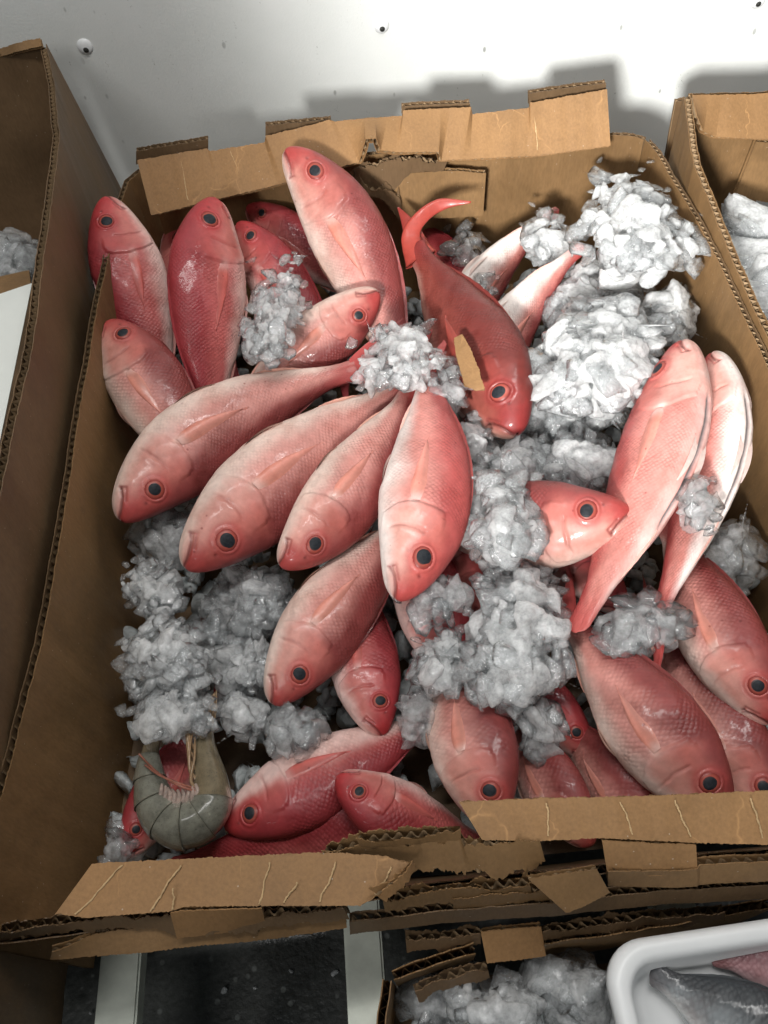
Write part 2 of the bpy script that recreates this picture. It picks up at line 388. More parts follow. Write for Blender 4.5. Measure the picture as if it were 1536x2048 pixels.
# torn hand hole in the back wall with its flap
panel(BOX, 'hand_hole_flap', py_([(972, 346), (905, 341), (830, 345), (796, 356), (784, 372)], .872), py_([(966, 431), (900, 436), (830, 436), (800, 437), (788, 425)], .868), mat=CARD_M, seed=31)
panel(BOX, 'torn_layer', py_([(893, 328), (830, 318), (775, 322), (700, 345)], .868), py_([(885, 345), (820, 352), (790, 395), (720, 380)], .872), mat=CARD_D, seed=32, rough=.0013)
panel(BOX, 'torn_layer', py_([(800, 395), (770, 380), (740, 378), (722, 365)], .862), py_([(806, 440), (790, 432), (775, 410), (728, 385)], .862), mat=CARD_D, seed=33, rough=.0013)
tag(quad('bottom', [(.015, .14, .003), (.675, .14, .003), (.69, .93, .003), (0, .93, .003)], CARD_D, BOX))
# front wall, torn into layers
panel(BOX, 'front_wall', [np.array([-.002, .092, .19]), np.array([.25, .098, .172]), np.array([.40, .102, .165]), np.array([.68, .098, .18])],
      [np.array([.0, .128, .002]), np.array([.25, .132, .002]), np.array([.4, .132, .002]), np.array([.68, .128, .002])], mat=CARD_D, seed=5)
panel(BOX, 'front_ledge', pz([(185, 1727), (400, 1716), (655, 1704), (770, 1712), (828, 1731)], .219), pz([(112, 1827), (170, 1836), (338, 1823), (372, 1813), (525, 1812), (722, 1811), (752, 1794), (800, 1762)], .214), mat=CARD, seed=6, flip=True, th=.005)
panel(BOX, 'front_ledge', pz([(918, 1604), (1010, 1600), (1060, 1597), (1300, 1592), (1560, 1580)], .222), pz([(964, 1680), (1090, 1682), (1205, 1676), (1390, 1686), (1560, 1690)], .214), mat=CARD, seed=7, flip=True, th=.005)
panel(BOX, 'ledge_tab', pz([(340, 1826), (430, 1819), (524, 1814)], .213), pz([(354, 1878), (440, 1866), (532, 1848)], .188), mat=CARD, seed=8, flip=True, th=.003)
panel(BOX, 'ledge_tab', pz([(1204, 1680), (1300, 1686), (1392, 1690)], .213), pz([(1214, 1742), (1300, 1752), (1396, 1748)], .195), mat=CARD, seed=9, flip=True, th=.003)
panel(BOX, 'torn_layer', pz([(650, 1706), (720, 1690), (800, 1684), (918, 1676), (926, 1690), (1080, 1683)], .216), pz([(672, 1722), (790, 1738), (900, 1745), (1000, 1752), (1092, 1728)], .196), mat=CARD_M, seed=10, flip=True, rough=.0010)
panel(BOX, 'torn_layer', pz([(715, 1683), (800, 1676), (922, 1668)], .222), pz([(725, 1700), (800, 1694), (922, 1688)], .212), mat=CARD_M, seed=11, flip=True, rough=.0010)
panel(BOX, 'torn_layer', pz([(766, 1803), (840, 1790), (906, 1780), (960, 1778), (1060, 1768)], .192), pz([(770, 1822), (840, 1812), (920, 1806), (1064, 1790)], .176), mat=CARD_M, seed=12, flip=True, rough=.0013)
panel(BOX, 'torn_layer', pz([(1056, 1758), (1120, 1748), (1194, 1739)], .206), pz([(1132, 1826), (1170, 1812), (1220, 1786)], .19), mat=CARD_M, seed=13, flip=True, rough=.0006, th=.004)
panel(BOX, 'torn_layer', pz([(1216, 1744), (1396, 1740), (1400, 1732), (1560, 1724)], .2), pz([(1216, 1772), (1396, 1776), (1400, 1772), (1560, 1764)], .182), mat=CARD_M, seed=14, flip=True)
panel(BOX, 'torn_layer', pz([(0, 1868), (130, 1846), (230, 1838), (420, 1836), (690, 1822)], .2), pz([(0, 1880), (130, 1862), (240, 1858), (420, 1872), (700, 1842)], .188), mat=CARD_D, seed=15, flip=True, rough=.0010)
panel(BOX, 'torn_layer', pz([(104, 1904), (200, 1866), (345, 1850), (520, 1850), (690, 1830)], .186), pz([(100, 1920), (280, 1908), (420, 1890), (560, 1874), (694, 1854)], .176), mat=CARD_M, seed=16, flip=True, rough=.0006, th=.004)
panel(BOX, 'torn_layer', pz([(752, 1790), (790, 1762), (828, 1728)], .224), pz([(768, 1800), (812, 1768), (833, 1740)], .216), mat=CARD, seed=17, flip=True, rough=.0010, th=.003)

def crease(parent, pts, z0, wd=.0009, seed=0, vert=None):
    P3 = [np.array(p) for p in pts]; P = resample(P3, 24); n_ = nrm(CAM - P.mean(0)); T = np.gradient(P, axis=0); T /= np.linalg.norm(T, axis=1, keepdims=True)
    Sd = np.cross(T, n_); q = np.linspace(0, 1, 24); off = (wob(q * 4, seed) * .0011)[:, None] * Sd
    w_ = (wd * (.45 + .55 * np.abs(wob(q * 30, seed + 1))))[:, None]
    V = np.concatenate([P + off + Sd * w_ + n_ * .0002, P + off + n_ * .0008, P + off - Sd * w_ + n_ * .0002], 1).reshape(-1, 3)
    obj('crease', mesh('crease', V, grid_faces(24, 3)), CREASE, parent)
CREASE = mat_plain('torn_paper', (.46, .31, .16), .8, 300, .2, .3)
for k, (a, b) in enumerate([((246, 1731), (150, 1829)), ((362, 1731), (300, 1823)), ((348, 1776), (344, 1820)), ((541, 1725), (517, 1808)), ((672, 1724), (640, 1804)), ((595, 1765), (568, 1806)), ((784, 1735), (750, 1790))]):
    crease(BOX, [at(*a, .2196), at(*b, .2150)], 0, seed=k)
for k, (a, b) in enumerate([((1093, 1606), (1097, 1672)), ((1240, 1604), (1268, 1668)), ((1350, 1600), (1380, 1674)), ((1500, 1596), (1528, 1676))]):
    crease(BOX, [at(*a, .2222), at(*b, .2152)], 0, seed=k + 20)
for k, (a, b) in enumerate([((360, 312), (377, 400)), ((424, 308), (464, 388)), ((460, 302), (492, 378)), ((645, 254), (668, 330)), ((806, 236), (810, 300)), ((1066, 214), (1076, 300))]):
    crease(BOX, [aty(*a, .9025), aty(*b, .866)], 0, seed=k + 40)

panel(BOX, 'torn_layer', pz([(700, 1846), (860, 1826), (1080, 1806), (1230, 1792), (1560, 1770)], .170), pz([(700, 1872), (860, 1850), (1080, 1830), (1230, 1818), (1560, 1796)], .150), mat=CARD_D, seed=18, flip=True)  # dark panel continuing the front wall, added to stand in for the shadowed gap
panel(BOX, 'torn_layer', pz([(905, 1800), (990, 1790), (1130, 1772)], .184), pz([(908, 1822), (990, 1812), (1130, 1796)], .168), mat=CARD_M, seed=19, flip=True, rough=.0009)

# ---- box on the left
LB = empty('cardboard_box', (-.3, .6, 0)); tag(LB, 'tall dark cardboard box at the left edge with a white sheet inside', 'box')
ll = [np.array([.0, .02, .29])] + pz([(-8, 930), (0, 890), (40, 740), (60, 600), (82, 450), (98, 330), (106, 272), (96, 180), (82, 92)], .30)
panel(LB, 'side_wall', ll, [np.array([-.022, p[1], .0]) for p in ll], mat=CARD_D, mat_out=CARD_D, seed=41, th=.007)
lb = pz([(82, 92), (0, 110), (-200, 140)], .30)
panel(LB, 'back_wall', lb, drop(lb, 0.0), mat=CARD_D, seed=42)
lt2 = py_([(80, 76), (40, 84), (0, 98), (-120, 120)], lb[0][1] - .004); lt3 = py_([(84, 92), (40, 102), (0, 114), (-120, 140)], lb[0][1] - .012)
panel(LB, 'folded_rim', lt2, lt3, mat=CARD_M, seed=43, th=.004)
quad('bottom', [(-.6, .02, .004), (-.02, .02, .004), (-.02, 1.05, .004), (-.6, 1.05, .004)], CARD_D, LB)
def slab(name, pts, th, mat, parent=None, seed=0):
    pts = np.array(pts); c = pts.mean(0); n = len(pts)
    nn = nrm(np.cross(pts[1] - pts[0], pts[2] - pts[0])); nn = nn if nn[2] > 0 else -nn
    V = np.vstack([pts, pts - nn * th]); F = [list(range(n)), list(range(2 * n - 1, n - 1, -1))] + [[i, i + n, (i + 1) % n + n, (i + 1) % n] for i in range(n)]
    return obj(name, mesh(name, V, F, False), mat, parent)
tag(slab('white_sheet', [at(64, 566, .24), at(-90, 618, .25), at(-160, 1000, .22), at(-30, 1000, .22), at(0, 880, .24)][::1], .002, SHEET), 'white sheet lying in the dark box on the left', 'sheet')
tag(slab('cardboard_scrap', [at(58, 540, .21), at(-80, 570, .22), at(-90, 640, .23), at(64, 590, .22)], .005, CARD_M), 'brown cardboard scrap behind the white sheet in the left box', 'cardboard')

# ---- box on the right
RB = empty('cardboard_box', (1.0, .6, 0)); tag(RB, 'brown cardboard box of ice at the right edge', 'box')
rl = pz([(1380, 192, .250), (1390, 250, .245), (1402, 330, .238), (1430, 400, .228), (1480, 520, .220), (1536, 645, .216)], .22) + [np.array([.702, .2, .215])]
rlb = [np.array([max(p[0], .690) + .004, p[1], 0.0]) for p in rl]
panel(RB, 'side_wall', rl, rlb, mat=CARD_M, mat_out=CARD_M, seed=51, th=.007, flip=False)
yb = rl[0][1] + .004
rtop = py_([(1600, 180), (1536, 186), (1500, 188), (1384, 190)], yb)
panel(RB, 'folded_rim', rtop, py_([(1600, 284), (1536, 278), (1432, 274), (1408, 262), (1394, 232)], yb - .035), mat=CARD, seed=52, th=.005)
rbw = [p + np.array([0, .004, -.004]) for p in rtop]
panel(RB, 'back_wall', rbw, drop(rbw, 0.0), mat=CARD_M, seed=53)
panel(RB, 'inner_panel', py_([(1600, 288), (1512, 284)], yb - .014), py_([(1600, 420), (1470, 392)], yb - .020), mat=CARD_M, seed=54)
panel(RB, 'outer_flap', py_([(1372, 200), (1352, 204)], yb + .03), py_([(1330, 420), (1312, 420)], yb + .03), mat=CARD_D, seed=55)
quad('bottom', [(.70, .1, .004), (1.3, .1, .004), (1.3, .95, .004), (.70, .95, .004)], CARD_D, RB)

# ---- lower box in front
FB = empty('cardboard_box', (.5, -.1, 0)); tag(FB, 'lower torn cardboard box of ice in front under the white tray', 'box')
fl_ = pz([(768, 2090), (775, 2030), (786, 1962)], .122)
panel(FB, 'side_wall', fl_[::-1], drop(fl_[::-1], 0.0), mat=CARD_M, seed=61, flip=False)
panel(FB, 'back_wall', pz([(1560, 1812), (1462, 1832), (1300, 1856), (1088, 1892)], .122), drop(pz([(1560, 1812), (1462, 1832), (1300, 1856), (1088, 1892)], .122), 0), mat=CARD_M, seed=62, rough=.0010)
panel(FB, 'back_wall', pz([(952, 1905), (880, 1928), (788, 1960)], .122), drop(pz([(952, 1905), (880, 1928), (788, 1960)], .122), 0), mat=CARD_M, seed=63, rough=.0010)
panel(FB, 'rim_tab', pz([(1082, 1852), (1020, 1858), (962, 1866)], .13), pz([(1092, 1912), (1030, 1922), (974, 1928)], .112), mat=CARD, seed=64, th=.004)
panel(FB, 'torn_layer', pz([(1450, 1826), (1300, 1840), (1086, 1866)], .13), pz([(1450, 1840), (1300, 1856), (1086, 1884)], .118), mat=CARD_D, seed=65, rough=.0010)
panel(FB, 'torn_layer', pz([(962, 1868), (880, 1880), (812, 1886)], .13), pz([(962, 1890), (880, 1902), (814, 1908)], .116), mat=CARD_D, seed=66, rough=.0010)
panel(FB, 'torn_layer', pz([(975, 1935), (900, 1955), (830, 1984)], .108), pz([(978, 1950), (902, 1972), (836, 2000)], .096), mat=CARD_D, seed=67, rough=.0010)
quad('bottom', [(.26, -.4, .006), (.7, -.4, .006), (.7, .05, .006), (.26, .05, .006)], CARD_D, FB)

def tube(path, rad, nseg=14, flat=1.0, up=None):
    path = np.array(path, float); n = len(path); T = np.gradient(path, axis=0); T /= np.linalg.norm(T, axis=1, keepdims=True)
    u0 = nrm(CAM - path.mean(0)) if up is None else np.array(up); a = np.linspace(0, 2 * np.pi, nseg, endpoint=False)
    V = []
    for i in range(n):
        s_ = nrm(np.cross(T[i], u0)); u_ = np.cross(s_, T[i]); r = rad[i]
        V.append(path[i] + r * (np.cos(a)[:, None] * s_ + flat * np.sin(a)[:, None] * u_))
    V = np.vstack(V); F = [list(q) for q in grid_faces(n, nseg, True)] + [list(range(nseg)), list(range((n - 1) * nseg, n * nseg))[::-1]]
    return V, F
def spline(pts, n):
    pts = np.array(pts, float); P = np.vstack([2 * pts[0] - pts[1], pts, 2 * pts[-1] - pts[-2]]); out = []
    m = len(pts) - 1
    for t in np.linspace(0, m - 1e-6, n):
        i = int(t); u = t - i; p0, p1, p2, p3 = P[i:i + 4]
        out.append(.5 * ((2 * p1) + (-p0 + p2) * u + (2 * p0 - 5 * p1 + 4 * p2 - p3) * u * u + (-p0 + 3 * p1 - 3 * p2 + p3) * u ** 3))
    return np.array(out)

# ------------------------------------------------------------------ fish
def prof(tab):
    x = np.sqrt(np.array([a for a, b in tab])); y = np.array([b for a, b in tab])
    # smooth (catmull-rom) interpolation over sqrt(x)
    m = np.gradient(y, x)
    def f(t):
        q = np.sqrt(np.clip(t, 0, 1)); i = np.clip(np.searchsorted(x, q) - 1, 0, len(x) - 2)
        h = x[i + 1] - x[i]; u = (q - x[i]) / h
        return ((1 + 2 * u) * (1 - u) ** 2 * y[i] + u * (1 - u) ** 2 * h * m[i] + u * u * (3 - 2 * u) * y[i + 1] + u * u * (u - 1) * h * m[i + 1])
    return f
TOP = prof([(0, .006), (.01, .029), (.03, .049), (.08, .083), (.15, .115), (.25, .147), (.36, .158), (.5, .145), (.65, .112), (.8, .068), (.9, .044), (1.0, .042)])
BOT = prof([(0, -.006), (.01, -.033), (.03, -.055), (.08, -.085), (.15, -.113), (.25, -.142), (.36, -.156), (.5, -.146), (.65, -.112), (.8, -.066), (.9, -.043), (1.0, -.040)])
WID = prof([(0, .004), (.01, .024), (.03, .040), (.08, .058), (.15, .073), (.25, .083), (.36, .089), (.5, .081), (.65, .060), (.8, .034), (.9, .021), (1.0, .012)])
EX, EY, ER = .136, .034, .034
def polydist(x, y, pts):
    d = np.full(np.shape(x), 9.0); pts = np.array(pts)
    for a, b in zip(pts[:-1], pts[1:]):
        ab = b - a; t = np.clip(((x - a[0]) * ab[0] + (y - a[1]) * ab[1]) / (ab @ ab), 0, 1)
        d = np.minimum(d, np.hypot(x - a[0] - t * ab[0], y - a[1] - t * ab[1]))
    return d
MOUTH = [(-.01, -.006), (.03, -.020), (.060, -.036), (.082, -.058)]
MAX1 = [(.052, -.018), (.092, -.044), (.084, -.066)]
JAW = [(.02, -.048), (.08, -.082), (.14, -.104)]
def opx(y): return .300 - 3.0 * (y + .012) ** 2
def prx(y): return .222 - 2.6 * (y + .03) ** 2
def surf_z(x, y, fat=1.0):
    c = (TOP(x) + BOT(x)) / 2; h = (TOP(x) - BOT(x)) / 2
    e = np.clip(np.abs((y - c) / (h + 1e-6)), 0, .999)
    return WID(x) * (1 - e ** 2.15) ** (1 / 2.0)
def disp(x, y):
    d = 0 * x
    ox = opx(y); g = (x - ox)
    inside = sstep(-.13, .02, y) * 0 + ((y > -.125) & (y < .075))
    d += inside * np.where(g < 0, .0058 * sstep(-.09, -.006, g), .0058 * (1 - sstep(0, .010, g)))
    d -= inside * .0016 * np.exp(-((g - .011) / .007) ** 2)
    px_ = x - prx(y); ins2 = ((y > -.10) & (y < .02))
    d -= ins2 * .0036 * np.exp(-(px_ / .005) ** 2)
    d += ins2 * .0012 * np.exp(-((px_ + .012) / .01) ** 2)
    d -= .0085 * np.exp(-(polydist(x, y, MOUTH) / .0050) ** 2)
    d -= .0042 * np.exp(-(polydist(x, y, MAX1) / .0040) ** 2)
    d += .0022 * np.exp(-(polydist(x, y, [(.03, -.012), (.075, -.044)]) / .009) ** 2)
    d -= .0022 * np.exp(-(polydist(x, y, JAW) / .004) ** 2)
    r = np.hypot(x - EX, y - EY)
    d += .0030 * np.exp(-((r - ER * 1.13) / .006) ** 2) - .003 * np.exp(-((r - ER * 1.32) / .005) ** 2) * .5
    d -= .0035 * (r < ER * .98)
    d -= .003 * np.exp(-(np.hypot(x - .088, y - .042) / .0045) ** 2)
    yl = .070 - .085 * np.clip((x - .30) / .6, 0, 1) ** 1.2
    d -= (x > .30) * .0011 * np.exp(-((y - yl) / .003) ** 2)
    d -= .004 * np.exp(-(np.hypot((x - .318) / 1.2, y + .028) / .009) ** 2)
    return d

class Spine:
    def __init__(s, A, B, C, side, roll, twist=0.0):
        A, B, C = [at(*p) for p in (A, B, C)]
        ctl = 2 * B - (A + C) / 2
        t = np.linspace(0, 1, 200)[:, None]; P = (1 - t) ** 2 * A + 2 * t * (1 - t) * ctl + t * t * C
        T = 2 * (1 - t) * (ctl - A) + 2 * t * (C - ctl)
        d = np.r_[0, np.cumsum(np.linalg.norm(np.diff(P, axis=0), axis=1))]
        s.L = d[-1]; s.u = d / d[-1]; s.P = P; s.T = T / np.linalg.norm(T, axis=1, keepdims=True)
        s.V = nrm(CAM - B); s.side = side; s.roll = roll; s.twist = twist
    def map(s, pts, fat=1.0):
        pts = np.asarray(pts, float); x = pts[:, 0]; xc = np.clip(x, 0, 1)
        P = np.stack([np.interp(xc, s.u, s.P[:, k]) for k in range(3)], 1); T = np.stack([np.interp(xc, s.u, s.T[:, k]) for k in range(3)], 1)
        T /= np.linalg.norm(T, axis=1, keepdims=True)
        P = P + T * ((x - xc) * s.L)[:, None]
        V = s.V[None] - T * (T @ s.V)[:, None]; V /= np.linalg.norm(V, axis=1, keepdims=True)
        R_ = np.cross(T, V) * s.side
        a = s.roll + s.twist * (xc - .3)
        ca, sa = np.cos(a)[:, None], np.sin(a)[:, None]
        D = ca * R_ + sa * V; S = ca * V - sa * R_
        return P + (D * (pts[:, 1] * fat)[:, None] + S * (pts[:, 2] * fat)[:, None]) * s.L

PAL = dict(dorsal=(.25, .050, .046), flank=(.63, .275, .235), belly=(.78, .60, .52), head=(.52, .150, .122), snout=(.45, .066, .060), cheek=(.64, .285, .235), fin=(.64, .20, .115))
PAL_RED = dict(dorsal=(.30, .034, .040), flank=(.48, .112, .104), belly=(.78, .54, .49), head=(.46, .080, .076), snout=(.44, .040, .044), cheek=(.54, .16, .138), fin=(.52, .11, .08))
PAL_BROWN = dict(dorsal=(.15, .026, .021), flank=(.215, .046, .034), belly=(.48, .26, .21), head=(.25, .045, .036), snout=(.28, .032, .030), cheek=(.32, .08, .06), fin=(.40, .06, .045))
PAL_PINK = dict(dorsal=(.45, .085, .078), flank=(.69, .275, .235), belly=(.86, .76, .71), head=(.60, .17, .14), snout=(.53, .078, .070), cheek=(.74, .38, .32), fin=(.72, .26, .18))
PAL_GREY = dict(dorsal=(.05, .055, .06), flank=(.22, .24, .25), belly=(.55, .57, .57), head=(.12, .13, .14), snout=(.08, .08, .09), cheek=(.3, .32, .33), fin=(.10, .10, .10))
PAL_PURP = dict(dorsal=(.20, .09, .10), flank=(.34, .18, .19), belly=(.5, .35, .36), head=(.3, .14, .15), snout=(.25, .1, .1), cheek=(.3, .2, .2), fin=(.3, .15, .15))
NX = np.unique(np.r_[np.linspace(0, .17, 54), (np.linspace(0, 1, 12) ** 2) * .02, np.linspace(.17, .33, 46), np.linspace(.33, 1, 46)]); NM = 132

def fish(label, A, B, C, side, roll=0.0, pal=PAL, fat=1.0, seed=0, group='red fish piled in the box', tail=True, slit=False, sc=1.0, twist=0.0, belly=0.0, parent=None, name='fish', cat='fish', eye=True):
    sp = Spine(A, B, C, side, roll, twist)
    base = np.array([np.interp(.4, sp.u, sp.P[:, k]) for k in range(3)])
    root = empty(name, tuple(base)); tag(root, label, cat, group)
    x = NX; n = len(x); nV0 = None; ph = np.linspace(0, 2 * np.pi, NM, endpoint=False) + np.pi / NM
    top, bot, wd = TOP(x), BOT(x), WID(x); c = (top + bot) / 2; h = (top - bot) / 2
    cs, sn = np.cos(ph), np.sin(ph)
    if not tail: k_t = np.sqrt(np.clip((1.001 - x) / .022, 0, 1)); h = h * k_t; wd = wd * k_t
    sgn = lambda v: np.sign(v)
    X = np.repeat(x[:, None], NM, 1); Yv = c[:, None] + h[:, None] * sgn(sn) * np.abs(sn) ** .96; Zv = wd[:, None] * sgn(cs) * np.abs(cs) ** .93
    lat = sstep(.12, .5, np.abs(cs))[None, :]
    D = disp(X + .006 * wob(Yv * 30, seed + 21), Yv) * lat * (1 - .0 * X)
    r0 = np.hypot(X - EX, Yv - EY); D = np.where(r0 < ER * 1.35, disp(X, Yv) * lat, D)
    D += (.0022 * wob(X * 18 + Yv * 31, seed + 5) + .0030 * wob(X * 9 - Yv * 17, seed + 31)) * sstep(.1, .4, X)
    eta = (Yv - c[:, None]) / (h[:, None] + 1e-6)
    if slit:     # opened belly: a slot along the ventral midline
        m = sstep(.22, .27, X) * (1 - sstep(.62, .68, X)) * np.exp(-(np.arccos(np.clip(-eta, -1, 1)) / .10) ** 2)
        D -= .012 * m
    Yv = Yv + D * sn[None, :]; Zv = Zv + D * cs[None, :]
    V = np.stack([X, Yv, Zv], -1).reshape(-1, 3)
    f = grid_faces(n, NM, True)
    Wv = sp.map(V, fat)
    me = mesh('body', Wv, f)
    # pigment, with crease shade painted along the mouth, gill and nostril grooves
    cl = {k: np.array(v) for k, v in pal.items()}
    nz = wob(X * 23, seed + 1) * .08 + wob(eta * 3 + X * 9, seed + 2) * .08
    t1 = sstep(-.92, -.28, eta + nz - belly)[..., None]; t2 = sstep(-.12, .58, eta + nz)[..., None]
    colr = lerp(lerp(cl['belly'], cl['flank'], t1), cl['dorsal'], t2)
    hd = (1 - sstep(-.03, .016, X - opx(Yv) + nz * .10))[..., None]
    hc = lerp(lerp(cl['belly'], cl['cheek'], sstep(-.95, -.45, eta + nz - belly)[..., None]), cl['head'], sstep(-.35, .25, eta + nz)[..., None])
    hc = lerp(hc, cl['dorsal'] * 1.1, sstep(.22, .85, eta + nz)[..., None])
    hc = lerp(hc, cl['snout'], (1 - sstep(.03, .11, X + nz * .2))[..., None] * sstep(-.9, -.1, eta)[..., None])
    r = np.hypot(X - EX, Yv - EY)
    hc = lerp(hc, cl['snout'], .55 * np.exp(-((r - ER * 1.3) / .014) ** 2)[..., None])
    mo = np.exp(-(polydist(X, Yv, MOUTH) / .0052) ** 2)[..., None]; hc = lerp(hc, cl['snout'] * .32, .85 * mo)
    mo = np.exp(-(polydist(X, Yv, MAX1) / .0042) ** 2)[..., None]; hc = lerp(hc, cl['snout'] * .6, .6 * mo)
    mo = np.exp(-(polydist(X, Yv, [(.02, -.030), (.062, -.056)]) / .011) ** 2)[..., None]; hc = lerp(hc, lerp(cl['cheek'], cl['belly'], .5), .55 * mo)
    hc = lerp(hc, cl['snout'] * .35, .85 * np.exp(-(np.hypot(X - .082, Yv - .040) / .0055) ** 2)[..., None])
    gl = np.exp(-((X - opx(Yv)) / .006) ** 2)[..., None] * sstep(-.8, -.3, eta)[..., None] * sstep(-.9, -.5, -eta)[..., None]; hc = lerp(hc, cl['head'] * .62, (.30 * np.clip(.6 + wob(Yv * 60, seed + 12), 0, 1.3))[..., None] * gl)
    pg = np.exp(-((X - prx(Yv)) / .006) ** 2)[..., None] * sstep(-.9, -.5, eta)[..., None] * sstep(-.3, .0, -eta)[..., None]; hc = lerp(hc, cl['head'] * .7, .4 * pg)
    colr = lerp(colr, hc, hd)
    colr = lerp(colr, lerp(cl['dorsal'], cl['snout'], .6), (sstep(.84, .97, X) * .85)[..., None])
    colr = lerp(colr, cl['belly'] * np.array([1.0, .92, .9]), .55 * np.exp(-(np.hypot((X - .312) / 1.3, Yv + .034) / .016) ** 2)[..., None])
    if slit: colr = lerp(colr, np.array([.20, .17, .17]), np.clip(m * 1.25, 0, 1)[..., None] ** 2)
    colr = np.clip(colr * (1 + .10 * wob(X * 11 + Yv * 20, seed + 9))[..., None], 0.005, .9)
    add_color(me, 'pig', colr.reshape(-1, 3))
    add_float(me, 'scale_mask', (sstep(.0, .03, X - opx(Yv)) * (1 - .8 * sstep(.9, 1, X)) * sstep(-1.02, -.7, eta) * sc).ravel())
    arc = np.arcsin(np.clip(eta, -1, 1)) * (.45 * h[:, None] + .25 * h.max())
    add_vec(me, 'suv', (np.stack([X, arc, 0 * X + (cs > 0)[None, :] * 3.0], -1) * sp.L + seed * .37).reshape(-1, 3))
    body = obj('body', me, SKIN, root)
    def part(nm, V, F, col, par=root, mat=SKIN, seed2=0):
        me = mesh(nm, sp.map(V, fat), F); add_color(me, 'pig', col); add_float(me, 'scale_mask', np.zeros(len(V)))
        add_vec(me, 'suv', np.asarray(V) * sp.L + seed2); return obj(nm, me, mat, par)
    # eyes
    if eye:
        for sg in (1, -1):
            pu = 1 + .10 * math.sin(seed * 1.7); rr = np.array([0, .2, .4, .50, .58, .66, .75, .84, .92, 1.0, 1.06]) * ER; a = np.linspace(0, 2 * np.pi, 32, endpoint=False)
            ex = EX + rr[:, None] * np.cos(a); ey = EY + rr[:, None] * np.sin(a)
            zb = surf_z(ex, ey); zc = surf_z(np.array([EX]), np.array([EY]))[0]
            z = zb - .0030 + .0095 * np.sqrt(np.clip(1.13 - (rr / ER)[:, None] ** 2, 0, 2)) - .0012
            V = np.stack([ex, ey, sg * z], -1).reshape(-1, 3); F = grid_faces(len(rr), 32, True)
            q = rr / ER; ic = np.array([.36, .070, .050]) if pal is not PAL_GREY else np.array([.4, .35, .2])
            cc = np.where((q < .60)[:, None], np.array([.05, .03, .03]), ic)
            cc = np.where(((q > .60) & (q < .70))[:, None], ic * 1.15, cc); cc = np.where((q > .80)[:, None], ic * .8, cc); cc = np.where((q > .90)[:, None], cl['snout'] * .6, cc)
            e = part('eye', V, F if sg > 0 else F[:, ::-1], np.repeat(cc, 32, 0), mat=EYE)
            rp = np.array([0.001, .30, .54, .64]) * ER * pu
            ex = EX + .0022 * math.sin(seed) + rp[:, None] * np.cos(a) * .95; ey = EY + .002 * math.cos(seed * 2.3) + rp[:, None] * np.sin(a) * (1.04 + .05 * math.sin(seed * 3.1))
            z = surf_z(ex, ey) - .0022 + .0095 * np.sqrt(np.clip(1.13 - (rp / ER)[:, None] ** 2, 0, 2)) - .0012; z[-1] -= .0012
            V = np.stack([ex, ey, sg * z], -1).reshape(-1, 3)
            part('pupil', V, grid_faces(len(rp), 32, True) if sg > 0 else grid_faces(len(rp), 32, True)[:, ::-1], np.zeros((len(V), 3)), par=e, mat=PUPIL)
    # pectoral fins folded along the flank
    for sg in (1, -1):
        nu, nv = 22, 9; u = np.linspace(0, 1, nu)[:, None]; v = np.linspace(-1, 1, nv)[None, :]
        wdt = np.interp(u, [0, .08, .25, .5, .75, .92, 1.0], [.014, .024, .029, .025, .017, .009, .002])
        fx = .312 + .27 * u * (1 - .06 * v * v * u) + 0 * v; fy = -.026 + .018 * u + .012 * u * u + v * wdt - .012 * u * (v + 1) * .5
        z = surf_z(fx, fy) + .0008 + .0048 * np.sin(np.pi * np.clip(u * 1.02, 0, 1)) ** .6 * np.clip((1 - v) * 1.2, 0, 1) ** .5 * np.clip(1 - v * v, 0, 1) ** .25 + .0012 * np.sin(v * 22) * u
        z = np.where(np.abs(v) > .99, surf_z(fx, fy) - .0006, z)
        V = np.stack([fx, fy, sg * z], -1).reshape(-1, 3)
        k = (u + 0 * v).reshape(-1, 1)
        col = lerp(lerp(cl['fin'], cl['flank'], .45), lerp(cl['fin'], cl['flank'], .80), k) * (1 + .16 * np.sin((v + 0 * u) * 22)).reshape(-1, 1); col = lerp(lerp(cl['belly'], cl['flank'], .6), col, sstep(0, .15, k))
        part('pectoral_fin', V, grid_faces(nu, nv) if sg > 0 else grid_faces(nu, nv)[:, ::-1], col)
    # fins on the midline: thin double-walled blades
    def blade(nm, x0, x1, base_f, hfun, out, col, lean=0.0, sweep=0.0, nu=28, nv=5, th=.0022):
        u = np.linspace(0, 1, nu)[:, None]; v = np.linspace(0, 1, nv)[None, :]
        bx = x0 + (x1 - x0) * u; by = base_f(bx) - out * .006
        hh = hfun(u) * (1 + .05 * np.sin(u * 60))
        fx = bx + sweep * v * hh; fy = by + out * v * hh; fz = lean * v * hh + 0 * u
        side_ = []
        for sg in (1, -1):
            side_.append(np.stack([fx + 0 * v, fy, fz + sg * th * (1 - .8 * v)], -1).reshape(-1, 3))
        F = grid_faces(nu, nv); V = np.vstack(side_)
        part(nm, V, np.vstack([F, F[:, ::-1] + nu * nv]), np.tile(lerp(np.array(col), np.array(col) * 1.25, .5), (len(V), 1)))
    blade('dorsal_fin', .33, .84, TOP, lambda u: .013 * np.sin(np.pi * np.clip(u * .94 + .05, 0, 1)) ** .6, 1, cl['dorsal'] * .9, lean=.25, sweep=1.2)
    blade('anal_fin', .66, .83, BOT, lambda u: .012 * np.sin(np.pi * np.clip(u * .8 + .18, 0, 1)) ** .8, -1, lerp(cl['fin'], cl['belly'], .4), lean=.1, sweep=1.3, nu=16)
